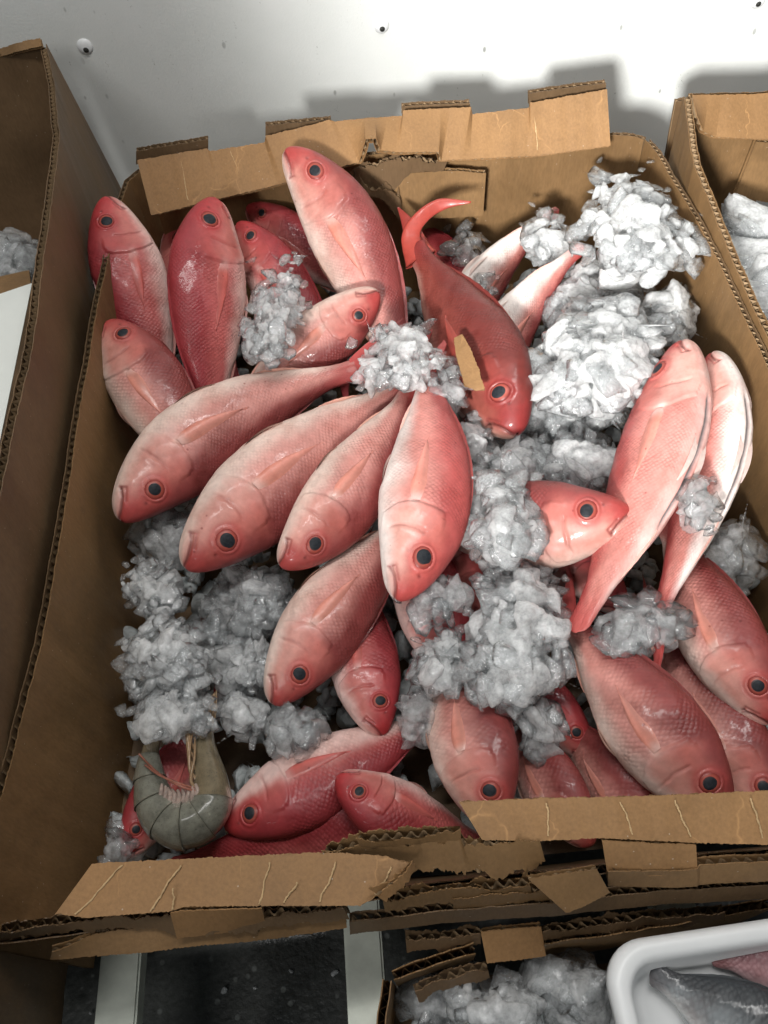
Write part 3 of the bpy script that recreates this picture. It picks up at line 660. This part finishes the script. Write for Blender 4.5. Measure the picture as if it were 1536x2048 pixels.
    for sg in (1, -1):     # pelvic fins against the belly
        nu, nv = 14, 5; u = np.linspace(0, 1, nu)[:, None]; v = np.linspace(-1, 1, nv)[None, :]
        fx = .37 + .16 * u + 0 * v; fy = BOT(fx) + .012 - .013 * np.sin(np.pi * u * .9) ** .8; fz = sg * (.022 + v * .013 * np.sin(np.pi * (u * .8 + .15)) + .008 * u)
        V = np.stack([fx, fy + 0 * v, fz], -1).reshape(-1, 3); V2 = V.copy(); V2[:, 1] += .002
        Fq = grid_faces(nu, nv)
        part('pelvic_fin', np.vstack([V, V2]), np.vstack([Fq, Fq[:, ::-1] + nu * nv]), np.tile(lerp(cl['belly'], cl['fin'], .25), (2 * len(V), 1)))
    if tail:
        nu, nv = 14, 21; u = np.linspace(0, 1, nu)[:, None]; v = np.linspace(-1, 1, nv)[None, :]
        ext = .07 + .17 * np.abs(v) ** 1.5
        fx = .985 + u * ext; fy = v * (.040 + (.115 - .02 * u) * u ** .9); fz = .0022 * np.sin(v * 40) * u
        V = []
        for sg in (1, -1): V.append(np.stack([fx + 0 * v, fy + 0 * u, fz + sg * (.006 * (1 - u) + .0012) + 0 * v], -1).reshape(-1, 3))
        Fq = grid_faces(nu, nv); k = np.tile((u + 0 * v).reshape(-1, 1), (2, 1))
        part('tail_fin', np.vstack(V), np.vstack([Fq, Fq[:, ::-1] + nu * nv]), lerp(cl['snout'], cl['dorsal'] * 1.2, k))
    return root

FISH = [
 # label, snout(px,py,z), middle, tail base, side, roll, palette, kwargs
 ('red fish pointing its snout straight up in the back left corner', (211, 394, .232), (264, 560, .175), (345, 800, .095), 1, .10, PAL_RED, dict(fat=1.08)),
 ('red fish standing snout up against the left end of the back rim', (430, 398, .232), (415, 590, .185), (430, 880, .10), 1, .40, PAL_RED, dict(fat=1.04)),
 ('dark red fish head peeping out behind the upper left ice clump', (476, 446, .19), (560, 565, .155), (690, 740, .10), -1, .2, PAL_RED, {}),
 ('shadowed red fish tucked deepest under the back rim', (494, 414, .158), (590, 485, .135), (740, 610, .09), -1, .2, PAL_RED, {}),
 ('pink fish propped with its snout over the back rim', (570, 300, .262), (702, 485, .195), (815, 790, .115), -1, .05, PAL, dict(fat=.88)),
 ('pink fish head facing right between two ice clumps', (757, 584, .195), (640, 680, .155), (450, 840, .10), -1, .1, PAL, {}),
 ('pale pink fish against the left wall with its mouth open', (216, 644, .185), (302, 780, .155), (440, 1000, .10), -1, .1, PAL, dict(fat=1.12)),
 ('uppermost of the four pink fish lying side by side, nearest the left wall', (243, 1042, .140), (432, 858, .148), (712, 738, .150), 1, .12, PAL, dict(fat=.97)),
 ('plump silvery pink fish, second from the left wall of the four side by side', (372, 1138, .150), (578, 942, .157), (822, 768, .150), 1, .05, PAL, dict(fat=1.0)),
 ('smaller pink fish, third of the four lying side by side', (560, 1132, .160), (690, 990, .168), (822, 775, .165), 1, .05, PAL, dict(fat=.98)),
 ('pink fish pointing down, last and topmost of the four side by side', (794, 1200, .172), (854, 970, .186), (850, 735, .176), 1, .05, PAL_PINK, dict(fat=.98)),
 ('scaly pink fish lying head down under the four side by side', (548, 1410, .118), (662, 1228, .130), (835, 1020, .125), 1, .06, PAL, dict(fat=1.02)),
 ('red fish head with a frowning mouth peeking out under the scaly one', (768, 1470, .098), (728, 1330, .100), (700, 1120, .09), 1, .0, PAL_RED, dict(fat=1.1)),
 ('deep red fish with a white throat right of the shrimp', (450, 1652, .082), (628, 1562, .092), (880, 1430, .080), 1, .48, PAL_RED, dict(belly=.5, fat=1.12)),
 ('deep red fish turning its snout up behind the torn front edge', (676, 1550, .125), (805, 1632, .105), (985, 1690, .06), 1, .50, PAL_RED, dict(fat=1.22, tail=False)),
 ('long red fish lying along the front wall', (900, 1655, .062), (620, 1680, .066), (340, 1735, .055), 1, .7, PAL_RED, dict(tail=False)),
 ('red fish half hidden behind the shrimp in the front left corner', (248, 1715, .075), (322, 1590, .07), (440, 1400, .055), -1, .2, PAL_RED, {}),
 ('red fish under clear ice left of the central ice clump', (905, 1362, .108), (862, 1210, .112), (800, 990, .10), 1, .0, PAL_RED, {}),
 ('pink fish pointing down to the left end of the right front flap', (990, 1655, .125), (948, 1500, .130), (890, 1270, .105), 1, .22, PAL, dict(fat=1.28)),
 ('red fish back showing between the two big ones at the front flap', (1180, 1690, .100), (1105, 1575, .108), (1010, 1420, .07), 1, .55, PAL, dict(fat=1.2)),
 ('red fish back half covered by the big fish at the front flap', (1320, 1690, .095), (1228, 1570, .100), (1110, 1420, .07), 1, .55, PAL, dict(fat=1.2)),
 ('shadowed fish with one eye showing under the central ice clump', (1185, 1512, .085), (1085, 1410, .09), (930, 1250, .08), 1, .1, PAL_RED, {}),
 ('biggest fish at the front right with a gaping gill', (1454, 1632, .135), (1294, 1440, .145), (1130, 1230, .125), 1, .12, PAL, dict(fat=1.2)),
 ('scaly fish behind the biggest one at the right front', (1550, 1645, .105), (1434, 1450, .108), (1290, 1250, .09), 1, .1, PAL, dict(fat=1.05)),
 ('red backed fish with its head at the right edge', (1546, 1446, .130), (1432, 1258, .135), (1330, 1050, .11), 1, .10, PAL, dict(fat=1.05)),
 ('long pink fish lying belly outward on top at the right', (1366, 684, .205), (1302, 945, .188), (1148, 1265, .160), 1, -.72, PAL_PINK, dict(slit=True, tail=False, fat=.86, belly=-.45)),
 ('white bellied fish slit open along the right wall', (1425, 708, .180), (1420, 930, .172), (1310, 1240, .145), 1, -.75, PAL_PINK, dict(slit=True, fat=.80, belly=-.1)),
 ('pink fish head facing right with a big closed mouth', (1260, 1018, .194), (1050, 1052, .155), (815, 1025, .085), 1, -.02, PAL, dict(fat=1.08, belly=-.15)),
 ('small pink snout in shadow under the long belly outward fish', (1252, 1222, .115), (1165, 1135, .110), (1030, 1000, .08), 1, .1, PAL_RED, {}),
 ('reddish brown fish hanging head down from its curved tail', (1034, 868, .160), (938, 680, .166), (826, 490, .185), 1, .38, PAL_BROWN, dict(tail=False, fat=1.15)),
 ('white bellied fish with its tail toward the back wall', (880, 720, .095), (985, 545, .125), (1118, 420, .155), 1, -.75, PAL_PINK, dict(fat=.85, tail=False, belly=.25)),
 ('pale fish whose tail runs under the bright top ice clump', (930, 840, .115), (1040, 630, .145), (1168, 492, .170), 1, -.65, PAL_PINK, dict(fat=.85, tail=False, belly=.25)),
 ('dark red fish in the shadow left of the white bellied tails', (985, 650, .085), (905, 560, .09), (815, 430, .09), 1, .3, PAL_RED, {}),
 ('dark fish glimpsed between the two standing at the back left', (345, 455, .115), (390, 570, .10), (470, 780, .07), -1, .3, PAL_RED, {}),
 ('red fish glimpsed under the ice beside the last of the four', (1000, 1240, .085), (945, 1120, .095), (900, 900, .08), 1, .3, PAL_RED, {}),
]
for i, (lab, A, B, C, sd, ro, pal, kw) in enumerate(FISH):
    fo = fish(lab, A, B, C, sd, ro, pal, seed=i * 7 + 1, **kw)
    if 'curved tail' in lab: brown_fish = fo

# ------------------------------------------------------------------ ice
def chunk_mesh(name, seed, flat=.6, npt=13, bev=.07):
    r = np.random.default_rng(seed); p = r.normal(size=(npt, 3)); p /= np.linalg.norm(p, axis=1, keepdims=True); p *= r.uniform(.75, 1.1, size=(npt, 1)); p *= np.array([1, r.uniform(.65, .95), r.uniform(.4, .8) * flat / .6])
    bm = bmesh.new()
    for q in p: bm.verts.new(q)
    res = bmesh.ops.convex_hull(bm, input=bm.verts[:])
    bmesh.ops.delete(bm, geom=[g for g in set(res['geom_interior'] + res['geom_unused']) if isinstance(g, bmesh.types.BMVert)], context='VERTS')
    bmesh.ops.dissolve_limit(bm, angle_limit=.22, verts=bm.verts[:], edges=bm.edges[:])
    bmesh.ops.bevel(bm, geom=bm.edges[:], offset=bev, segments=2, affect='EDGES')
    bmesh.ops.triangulate(bm, faces=bm.faces[:])
    bmesh.ops.subdivide_edges(bm, edges=[e for e in bm.edges if e.calc_length() > .35], cuts=1)
    bmesh.ops.triangulate(bm, faces=bm.faces[:])
    for v in bm.verts:
        c = np.array(v.co); k = .045 * (math.sin(c[0] * 7 + seed) + math.sin(c[1] * 8 + seed * 2) + math.sin(c[2] * 9 + seed * 3))
        v.co *= 1 + k
    me = bpy.data.meshes.new(name); bm.to_mesh(me); bm.free()
    me.polygons.foreach_set('use_smooth', [True] * len(me.polygons)); 
    return me
def chunk_set(mat, s0, n=12, **kw):
    out = []
    for k in range(n):
        m = chunk_mesh('ice_chunk', s0 + k, **kw); m.materials.append(mat); out.append(m)
    return out
CH = {'m': chunk_set(ICE, 100), 'w': chunk_set(ICE_W, 200), 'c': chunk_set(ICE_C, 300)}
CHF = {'m': chunk_set(ICE, 400, 12, flat=.36, bev=.05, npt=16), 'w': chunk_set(ICE_W, 500, 12, flat=.36, bev=.05, npt=16), 'c': chunk_set(ICE_C, 600, 12, flat=.36, bev=.05, npt=16)}

SH = {'m': chunk_set(ICE, 700, 14, flat=.26, bev=.03, npt=15), 'c': chunk_set(ICE_C, 800, 14, flat=.26, bev=.03, npt=15)}
def rand_rot(r):
    q = r.normal(size=4); q /= np.linalg.norm(q); from mathutils import Quaternion
    return Quaternion(q)
def mesh_arrays(m):
    v = np.empty(len(m.vertices) * 3); m.vertices.foreach_get('co', v); return v.reshape(-1, 3), np.array([list(p.vertices) for p in m.polygons])
SRC = [mesh_arrays(m) for m in CH['m'][:6] + CHF['m']]; FLAT = [mesh_arrays(m) for m in CHF['m'][:5] + CH['m']]
from mathutils import noise as mnoise
_b = bmesh.new(); bmesh.ops.create_icosphere(_b, subdivisions=2, radius=1.0); _m = bpy.data.meshes.new('ball'); _b.to_mesh(_m); _b.free(); BALL = mesh_arrays(_m); bpy.data.meshes.remove(_m)
def fuse(pieces, voxel):
    """weld overlapping pieces of ice into one solid lump"""
    V, F, o = [], [], 0
    for v, f in pieces: V.append(v); F.append(f + o); o += len(v)
    me = mesh('tmp', np.vstack(V), np.vstack(F)); ob = bpy.data.objects.new('tmp', me); COL.objects.link(ob)
    md = ob.modifiers.new('r', 'REMESH'); md.mode = 'VOXEL'; md.voxel_size = voxel; md.use_smooth_shade = True
    sm = ob.modifiers.new('s', 'SMOOTH'); sm.factor = .5; sm.iterations = 2
    dg = bpy.context.evaluated_depsgraph_get(); out = bpy.data.meshes.new_from_object(ob.evaluated_get(dg))
    bpy.data.objects.remove(ob); bpy.data.meshes.remove(me)
    return out
def flat_rot(r, tilt, lean=(0, 0)):
    from mathutils import Quaternion
    a = r.uniform(0, 6.283); q = Quaternion((math.cos(a), math.sin(a), 0), abs(r.normal()) * tilt) @ Quaternion((0, 0, 1), r.uniform(0, 6.283))
    return Quaternion((-lean[1], lean[0], 0), .45) @ q if abs(lean[0]) + abs(lean[1]) > 1e-6 else q
def clump(label, cx, cy, w, h, z, n, kind='m', size=(.007, .014), dome=.02, rot=0.0, seed=0, group='clumps of crushed ice on the fish', plate=.25, free=.22, voxel=.0013):
    r = np.random.default_rng(seed + 900); base = at(cx, cy, z)
    root = empty('ice_clump', tuple(base)); tag(root, label, 'ice', group)
    ca, sa = math.cos(math.radians(rot)), math.sin(math.radians(rot)); pieces = []
    n = int(n * 1.25)
    for k in range(n):
        rad = math.sqrt((k + .5) / n) * .86; a = k * 2.39996 + r.uniform(-.5, .5)
        u, v = rad * math.cos(a), rad * math.sin(a)
        lob = 1 + .13 * math.sin(a * 2 + seed * 1.3) + .12 * math.sin(a * 3 + seed * 2.1) + .09 * math.sin(a * 5 + seed); u *= lob; v *= lob
        dx, dy = u * w / 2, v * h / 2; dx, dy = dx * ca - dy * sa, dx * sa + dy * ca
        p = at(cx + dx, cy + dy, z + dome * (1 - rad * rad) + r.uniform(-.004, .005)) - base
        s = size[0] * .7 + (size[1] * 1.55 - size[0] * .7) * r.random() ** 1.9; s *= (1.0 if rad < .75 else .9); sc_ = np.array([s * r.uniform(.85, 1.35), s, s * r.uniform(.8, 1.1)])
        q = flat_rot(r, .42, (u, -v)) if r.random() < .8 else rand_rot(r)
        big = r.random() < .09
        if big: s = min(size[1] * r.uniform(1.1, 1.6), .024); sc_ = np.array([s * r.uniform(.85, 1.25), s * .9, s * r.uniform(.5, .9)])
        if big or (rad > .62 and r.random() < .55):
            me = (CHF if (big or r.random() < plate) else CH)[{'w': 'm', 'm': 'm', 'c': 'c'}[kind] if big else kind]; me = me[r.integers(len(me))]
            o = bpy.data.objects.new('ice_chunk', me); link(o, root)
            o.location = Vector(p * 1.03); o.rotation_mode = 'QUATERNION'; o.rotation_quaternion = q; o.scale = tuple(sc_ * .92)
        else:
            v_, f_ = FLAT[r.integers(len(FLAT))]; pieces.append(((v_ * sc_) @ np.array(q.to_matrix()).T + p, f_))
            vb, fb = SRC[r.integers(len(SRC))]; pieces.append(((vb * max(s, size[0]) * 1.45) @ np.array(rand_rot(r).to_matrix()).T + p * .90 - np.array([0, 0, max(s, size[0]) * .8]), fb))
            # a second piece below ties the lump together
            v_, f_ = SRC[r.integers(len(SRC))]; pieces.append(((v_ * sc_ * .95) @ np.array(rand_rot(r).to_matrix()).T + p * .9 - np.array([0, 0, s * .9]), f_))
    for k in range(int(n * .85)):          # thin shards lying over the lump and sticking out of its edge
        rad = math.sqrt(r.uniform(.12, 1.12)); a = r.uniform(0, 6.283)
        lob = 1 + .13 * math.sin(a * 2 + seed * 1.3) + .12 * math.sin(a * 3 + seed * 2.1) + .09 * math.sin(a * 5 + seed)
        u, v = rad * lob * math.cos(a) * .92, rad * lob * math.sin(a) * .92
        dx, dy = u * w / 2, v * h / 2; dx, dy = dx * ca - dy * sa, dx * sa + dy * ca
        p = at(cx + dx, cy + dy, z + dome * max(0, 1 - rad * rad) + size[0] * r.uniform(-.3, .6)) - base
        s = (size[0] * .8 + (size[1] * 1.5 - size[0] * .8) * r.random() ** 1.3)
        me = SH['c' if kind == 'c' else 'm']; me = me[r.integers(len(me))]
        o = bpy.data.objects.new('ice_chunk', me); link(o, root); o.location = Vector(p); o.rotation_mode = 'QUATERNION'
        o.rotation_quaternion = flat_rot(r, .38, (u, -v)); o.scale = (s * r.uniform(.8, 1.3), s, s * r.uniform(.8, 1.2))
    if pieces:
        m = fuse(pieces, voxel); v, f = None, None
        co = np.empty(len(m.vertices) * 3); no = np.empty(len(m.vertices) * 3); m.vertices.foreach_get('co', co); m.vertices.foreach_get('normal', no)
        co = co.reshape(-1, 3); no = no.reshape(-1, 3)
        d = np.array([mnoise.noise(Vector(c * 210 + seed)) * .0006 + mnoise.noise(Vector(c * 500 + seed)) * .0005 for c in co])
        co += no * d[:, None]; m.vertices.foreach_set('co', co.ravel()); m.update()
        m.materials.clear(); m.materials.append(IM[kind])
        o = bpy.data.objects.new('ice_mass', m); link(o, root)
    return root
CL = [
 ('bright white ice clump highest at the right back of the box', 1272, 455, 235, 235, .205, 62, 'w', (.008, .017), .040, 0),
 ('big white ice clump in the right middle, left of the long fish head', 1200, 705, 280, 235, .175, 62, 'w', (.009, .019), .036, 0),
 ('round ice clump on the fish in the upper middle', 802, 712, 165, 150, .195, 42, 'm', (.006, .012), .026, 0),
 ('tall narrow ice clump beside the snout up fish', 552, 622, 118, 225, .195, 46, 'm', (.006, .012), .022, 18),
 ('largest ice clump at the centre front between the fish', 1035, 1275, 215, 300, .150, 78, 'm', (.007, .015), .035, -8),
 ('round ice clump at the left wall above the shrimp', 328, 1312, 180, 195, .120, 52, 'w', (.006, .012), .030, 0),
 ('small oblong ice clump highest along the left wall', 303, 1172, 140, 92, .115, 28, 'w', (.006, .011), .020, 25),
 ('small ice clump left of the scaly fish snout', 512, 1318, 72, 105, .100, 14, 'm', (.006, .011), .014, 0),
 ('clear ice chunks left of the largest clump', 885, 1325, 110, 150, .135, 24, 'm', (.006, .012), .02, 0),
 ('glassy ice chips over the fish under clear ice', 868, 1200, 130, 80, .150, 16, 'c', (.007, .013), .014, -20),
 ('loose ice chunks below the snout of the reddish brown fish', 1050, 925, 280, 105, .130, 38, 'm', (.008, .015), .018, 8),
 ('glassy ice chunks on the neck of the big mouthed fish', 1012, 1035, 140, 170, .185, 30, 'm', (.008, .016), .018, 0),
 ('grey ice lumps on the white bellied tail', 1092, 470, 85, 110, .165, 14, 'm', (.008, .015), .014, -10),
 ('broad ice slabs under the big white clump', 1130, 800, 200, 170, .130, 30, 'm', (.010, .021), .018, 0),
 ('grey ice under the bright top clump', 1190, 590, 220, 130, .140, 34, 'm', (.009, .017), .018, 0),
 ('ice chunks stacked along the right wall above the long fish', 1335, 635, 90, 150, .150, 18, 'w', (.009, .017), .018, 0),
 ('glassy ice shards around the tail of the long fish', 1290, 1250, 200, 105, .150, 26, 'c', (.008, .016), .014, -15),
 ('ice chunks in the gap by the right wall', 1462, 1110, 85, 130, .110, 12, 'c', (.010, .020), .012, 20),
 ('ice chunks right of the shrimp head', 480, 1425, 95, 75, .095, 14, 'm', (.007, .013), .014, 0),
 ('glassy ice lying on the deep red fish', 580, 1470, 130, 90, .105, 18, 'c', (.007, .014), .012, -20),
 ('clear ice hanging left of the fish at the right front flap', 850, 1430, 70, 90, .115, 12, 'c', (.007, .014), .012, 0),
 ('ice dripping down below the largest clump', 1070, 1440, 90, 120, .125, 20, 'm', (.007, .013), .014, 0),
 ('ice lumps resting on the shrimp arms', 350, 1424, 175, 80, .126, 24, 'm', (.007, .012), .014, 0),
 ('ice pieces right of the round upper middle clump', 902, 765, 70, 85, .180, 12, 'c', (.006, .012), .012, 30),
 ('ice crumbs at the edge of the last of the four fish', 945, 880, 80, 110, .150, 14, 'm', (.006, .012), .012, 0),
 ('ice chip on the smaller white bellied tail', 965, 565, 50, 50, .140, 6, 'c', (.007, .012), .008, 0),
 ('ice pieces on the flank of the slit fish at the right wall', 1400, 1000, 60, 110, .205, 8, 'c', (.008, .014), .008, 15),
 ('ice sliver in the front left corner of the box', 238, 1690, 40, 80, .085, 6, 'c', (.007, .013), .01, 0),
 ('dark ice in the gap above the scaly fish', 470, 1220, 150, 150, .085, 26, 'c', (.009, .017), .014, 0),
 ('dim ice under the snouts of the four fish', 330, 1060, 130, 110, .090, 18, 'c', (.009, .017), .012, 0),
 ('ice bank joining the big white clump to the big mouthed fish', 1160, 920, 170, 110, .140, 26, 'm', (.009, .018), .016, 0),
 ('ice chunks along the side of the last of the four fish', 955, 1000, 70, 130, .150, 18, 'm', (.007, .014), .014, 0),
 ('grey ice between the big mouthed fish and the largest clump', 1030, 1145, 150, 80, .140, 20, 'm', (.008, .015), .014, 0),
 ('grey ice behind the small clump and the scaly fish', 455, 1330, 120, 130, .085, 20, 'm', (.008, .015), .012, 0),
 ('pale ice just above the small clump by the scaly fish', 530, 1190, 110, 100, .090, 16, 'm', (.008, .016), .012, 0),
 ('dark ice lump under the back wall flap', 930, 490, 75, 70, .120, 9, 'c', (.009, .016), .012, 0),
]
for i, c in enumerate(CL): clump(*c, seed=i * 3)
# neighbours' ice
clump('big smooth ice lumps in the box at the right edge', 1510, 520, 110, 250, .13, 16, 'w', (.022, .04), .02, -25, 201, 'ice in the neighbouring boxes')
clump('dull ice in the dark box at the left edge', 20, 510, 120, 90, .18, 20, 'c', (.012, .02), .015, 0, 202, 'ice in the neighbouring boxes')
clump('white ice lump in the lower front box', 990, 2020, 160, 80, .085, 22, 'w', (.010, .018), .02, 0, 203, 'ice in the neighbouring boxes')
clump('grey ice left of the white tray', 1150, 1985, 150, 110, .075, 22, 'm', (.010, .018), .02, 0, 204, 'ice in the neighbouring boxes')
clump('dim ice in the back of the lower front box', 880, 1995, 140, 80, .06, 18, 'c', (.010, .018), .01, 0, 205, 'ice in the neighbouring boxes')

def bed(name, label, x0, x1, y0, y1, z0, z1, n, size, mat, seed):
    r = np.random.default_rng(seed); src = []
    for m in CH['c'][:6]:
        v = np.empty(len(m.vertices) * 3); m.vertices.foreach_get('co', v); f = np.array([list(p.vertices) for p in m.polygons]); src.append((v.reshape(-1, 3), f))
    V, F, o = [], [], 0
    for k in range(n):
        v, f = src[r.integers(len(src))]; R_ = np.array(rand_rot(r).to_matrix()); s = r.uniform(*size)
        p = np.array([r.uniform(x0, x1), r.uniform(y0, y1), r.uniform(z0, z1)])
        V.append(v @ R_.T * s + p); F.append(f + o); o += len(v)
    me = mesh(name, np.vstack(V), np.vstack(F)); ob = obj(name, me, mat); tag(ob, label, 'ice', kind='stuff'); return ob
bed('crushed_ice', 'bed of crushed ice under the fish', .03, .66, .145, .87, .01, .058, 1500, (.010, .02), ICE_B, 5)
bed('crushed_ice', 'bed of crushed ice in the right box', .72, .95, .3, .88, .06, .10, 160, (.015, .03), ICE_B, 6)
bed('crushed_ice', 'bed of crushed ice in the lower front box', .29, .62, -.06, .03, .02, .05, 150, (.012, .02), ICE_B, 7)
bed('ice_crumbs', 'ice crumbs scattered on the dark floor at the front', -.15, .25, -.05, .12, -.138, -.134, 22, (.002, .006), ICE_W, 8)

# the brown fish's curved tail
tp = spline(pz([(842, 520, .180), (822, 478, .190), (838, 440, .203), (880, 410, .212), (942, 404, .216)], .2), 40)
tw = np.interp(np.linspace(0, 1, 40), [0, .2, .45, .75, 1], [.020, .012, .0085, .007, .0008])
V, F = tube(tp, tw, 14, .28); me = mesh('tail_fin', V, F); nV = len(V)
add_color(me, 'pig', np.tile(np.array([.36, .05, .035]), (nV, 1))); add_float(me, 'scale_mask', np.zeros(nV)); add_vec(me, 'suv', V); obj('tail_fin', me, SKIN, brown_fish)
tp = spline(pz([(836, 505, .178), (826, 470, .186), (812, 440, .190), (796, 415, .192)], .2), 30)
V, F = tube(tp, np.interp(np.linspace(0, 1, 30), [0, .5, 1], [.016, .009, .001]), 14, .28); me = mesh('tail_fin', V, F); nV = len(V)
add_color(me, 'pig', np.tile(np.array([.30, .04, .03]), (nV, 1))); add_float(me, 'scale_mask', np.zeros(nV)); add_vec(me, 'suv', V); obj('tail_fin', me, SKIN, brown_fish)

# loose shards between the clumps
rl_ = np.random.default_rng(77); VS, FS, o_ = [], [], 0
SHA_ = [mesh_arrays(m) for m in SH['m']]
for c in CL:
    for k in range(7):
        a = rl_.uniform(0, 6.283); q = rl_.uniform(.95, 1.3); v_, f_ = SHA_[rl_.integers(len(SHA_))]; sz = rl_.uniform(.005, .0125)
        p = at(c[1] + math.cos(a) * q * c[3] / 2, c[2] + math.sin(a) * q * c[4] / 2, c[5] - rl_.uniform(.0, .012))
        VS.append((v_ * sz) @ np.array(flat_rot(rl_, .5).to_matrix()).T + p); FS.append(f_ + o_); o_ += len(v_)
tag(obj('ice_shards', mesh('ice_shards', np.vstack(VS), np.vstack(FS)), ICE_C), 'loose clear ice shards scattered between the clumps', 'ice', kind='stuff')

# cardboard scrap on the reddish brown fish
panel_root = empty('cardboard_scrap', tuple(at(945, 730, .2))); tag(panel_root, 'narrow tan cardboard scrap stuck on the reddish brown fish', 'cardboard')
panel(panel_root, 'scrap_sheet', pz([(924, 668, .205), (938, 690, .208), (958, 738, .206), (969, 778, .200)], .2), pz([(908, 676, .205), (912, 710, .205), (930, 770, .203), (952, 782, .198)], .2), mat=CARD, seed=71, th=.003, pitch=.004, flip=True)

# ------------------------------------------------------------------ shrimp
def mat_shrimp(name, base, rough=.28):
    t = NT(name); p = t.n('ShaderNodeNewGeometry').outputs['Position']; n = t.noise(p, 90, 4, .7); n2 = t.noise(p, 700, 2)
    b = np.array(base); c = t.ramp(n, [(.32, tuple(b * .6)), (.62, tuple(b * 1.15))]); c = t.mix(t.ramp(n2, [(.6, 0), (.72, .6)]), c, (.05, .055, .05))
    return t.done(t.bsdf(base=c, rough=rough, normal=t.bump(n, .2, .001), trans=.35, ior=1.2, coat=.35, coat_rough=.14))
SHR = mat_shrimp('shrimp_shell', (.27, .265, .215)); SHH = mat_shrimp('shrimp_head', (.25, .20, .125)); SHL = mat_shrimp('shrimp_leg', (.46, .30, .17)); SHW = mat_shrimp('swimmeret', (.55, .42, .36)); SHA = mat_shrimp('antenna', (.42, .16, .11))
zs = .108
path = spline(pz([(414, 1440), (408, 1500), (420, 1560), (420, 1612), (392, 1642), (352, 1648), (318, 1622), (302, 1575), (298, 1530), (300, 1490)], zs), 140)
SR = empty('shrimp', tuple(at(360, 1600, zs))); tag(SR, 'grey green shrimp curled among the ice in the front left corner', 'shrimp')
k_ = np.linspace(0, 1, 140); R0 = np.interp(k_, [0, .12, .28, .34, .5, .7, .86, 1], [.005, .0115, .0165, .0180, .0200, .0170, .012, .007])
V, F = tube(path[:44], R0[:44], 18); obj('carapace', mesh('carapace', V, F), SHH, SR)
e = np.linspace(42, 128, 7).astype(int)
for a_, b_ in zip(e[:-1], e[1:]):
    a2, b2 = a_, min(b_ + 4, 139); q = np.linspace(0, 1, b2 - a2)
    V, F = tube(path[a2:b2], R0[a2:b2] * (1.05 - .10 * q ** .7), 18); obj('abdomen_segment', mesh('abdomen_segment', V, F), SHR, SR)
V, F = tube(path[126:], R0[126:] * .8, 12, .5); obj('tail_segment', mesh('tail', V, F), SHH, SR)
def strand(nm, pts, r0, r1, mat, n=24):
    P = spline(pz(pts, zs), n); V, F = tube(P, np.linspace(r0, r1, n), 6); obj(nm, mesh(nm, V, F), mat, SR)
rs = np.random.default_rng(3)
for k in range(5):
    strand('tail_fan', [(298 + k * 3, 1510, zs), (290 + k * 7, 1460, zs + .004), (286 + k * 8 + (k % 2) * 4, 1405 + (k % 3) * 9, zs + .004)], .0030, .0012, SHH)
for k in range(6):
    x0 = 398 - k * 2; y0 = 1585 - k * 22
    strand('leg', [(x0, y0, zs + .008), (x0 - 16, y0 - 24, zs + .012), (x0 - 12 + rs.integers(-4, 5), y0 - 70, zs + .014), (x0 - 8, y0 - 110, zs + .012)], .0019, .0007, SHL)
for k in range(9):
    x0 = 320 + k * 9; y0 = 1588 + 12 * math.sin(k / 8 * 3.1)
    strand('swimmeret', [(x0, y0 + 10, zs + .010), (x0 + 3, y0 - 8, zs + .014), (x0 + 1 + rs.integers(-4, 5), y0 - 20, zs + .013)], .0028, .0012, SHW, 10)
strand('antenna', [(400, 1585, zs + .012), (360, 1572, zs + .018), (315, 1545, zs + .016), (278, 1508, zs + .014)], .0011, .0009, SHA)
strand('antenna', [(392, 1578, zs + .012), (356, 1566, zs + .018), (318, 1550, zs + .018), (290, 1530, zs + .014)], .0011, .0008, SHA)
for k in range(4):
    strand('antenna', [(412 + k * 4, 1450, zs + .008), (416 + k * 5, 1425, zs + .012), (424 + k * 3, 1390 - k * 3, zs + .010)], .0013, .0006, SHL)

# ------------------------------------------------------------------ white tray with a grey fish
TR = empty('tray', tuple(at(1430, 1980, .16))); tag(TR, 'white rounded plastic tray in the front right corner', 'tray')
def rrect(x0, x1, y0, y1, r, z, n=10):
    out = []
    for cx_, cy_, a0 in ((x1 - r, y1 - r, 0), (x0 + r, y1 - r, 90), (x0 + r, y0 + r, 180), (x1 - r, y0 + r, 270)):
        for a in np.linspace(a0, a0 + 90, n): out.append((cx_ + r * math.cos(math.radians(a)), cy_ + r * math.sin(math.radians(a)), z))
    return out
q0 = at(1236, 1990, .17); q1 = at(1400, 1850, .17); x0, y1 = q0[0], q1[1]; x1, y0 = x0 + .24, y1 - .30
loops = []
for ins, z, r in ((0.003, .158, .026), (.0, .163, .028), (.0, .170, .028), (.003, .1745, .027), (.006, .1752, .027), (.0105, .1746, .024), (.0135, .172, .021), (.0155, .164, .019), (.020, .140, .016), (.027, .135, .012)):
    loops.append(rrect(x0 + ins, x1 - ins, y0 + ins, y1 - ins, r, z))
V = np.array(loops).reshape(-1, 3); rot = Matrix.Rotation(math.radians(2.5), 3, 'Z'); c0 = V.mean(0); V = (V - c0) @ np.array(rot).T + c0
F = [list(q) for q in grid_faces(len(loops), 40, True)] + [list(range((len(loops) - 1) * 40, len(loops) * 40))]
obj('tray_body', mesh('tray_body', V, F), WHITE, TR)
fish('silver grey scaled fish lying in the white tray', (1690, 2190, .150), (1480, 2050, .150), (1300, 1945, .147), 1, .1, PAL_GREY, fat=1.5, seed=991, group='fish in the tray', tail=False)
fish('dull purple fish behind the grey one in the white tray', (1800, 2050, .147), (1610, 1960, .146), (1420, 1915, .145), 1, .1, PAL_PURP, fat=1.2, seed=993, group='fish in the tray', tail=False)
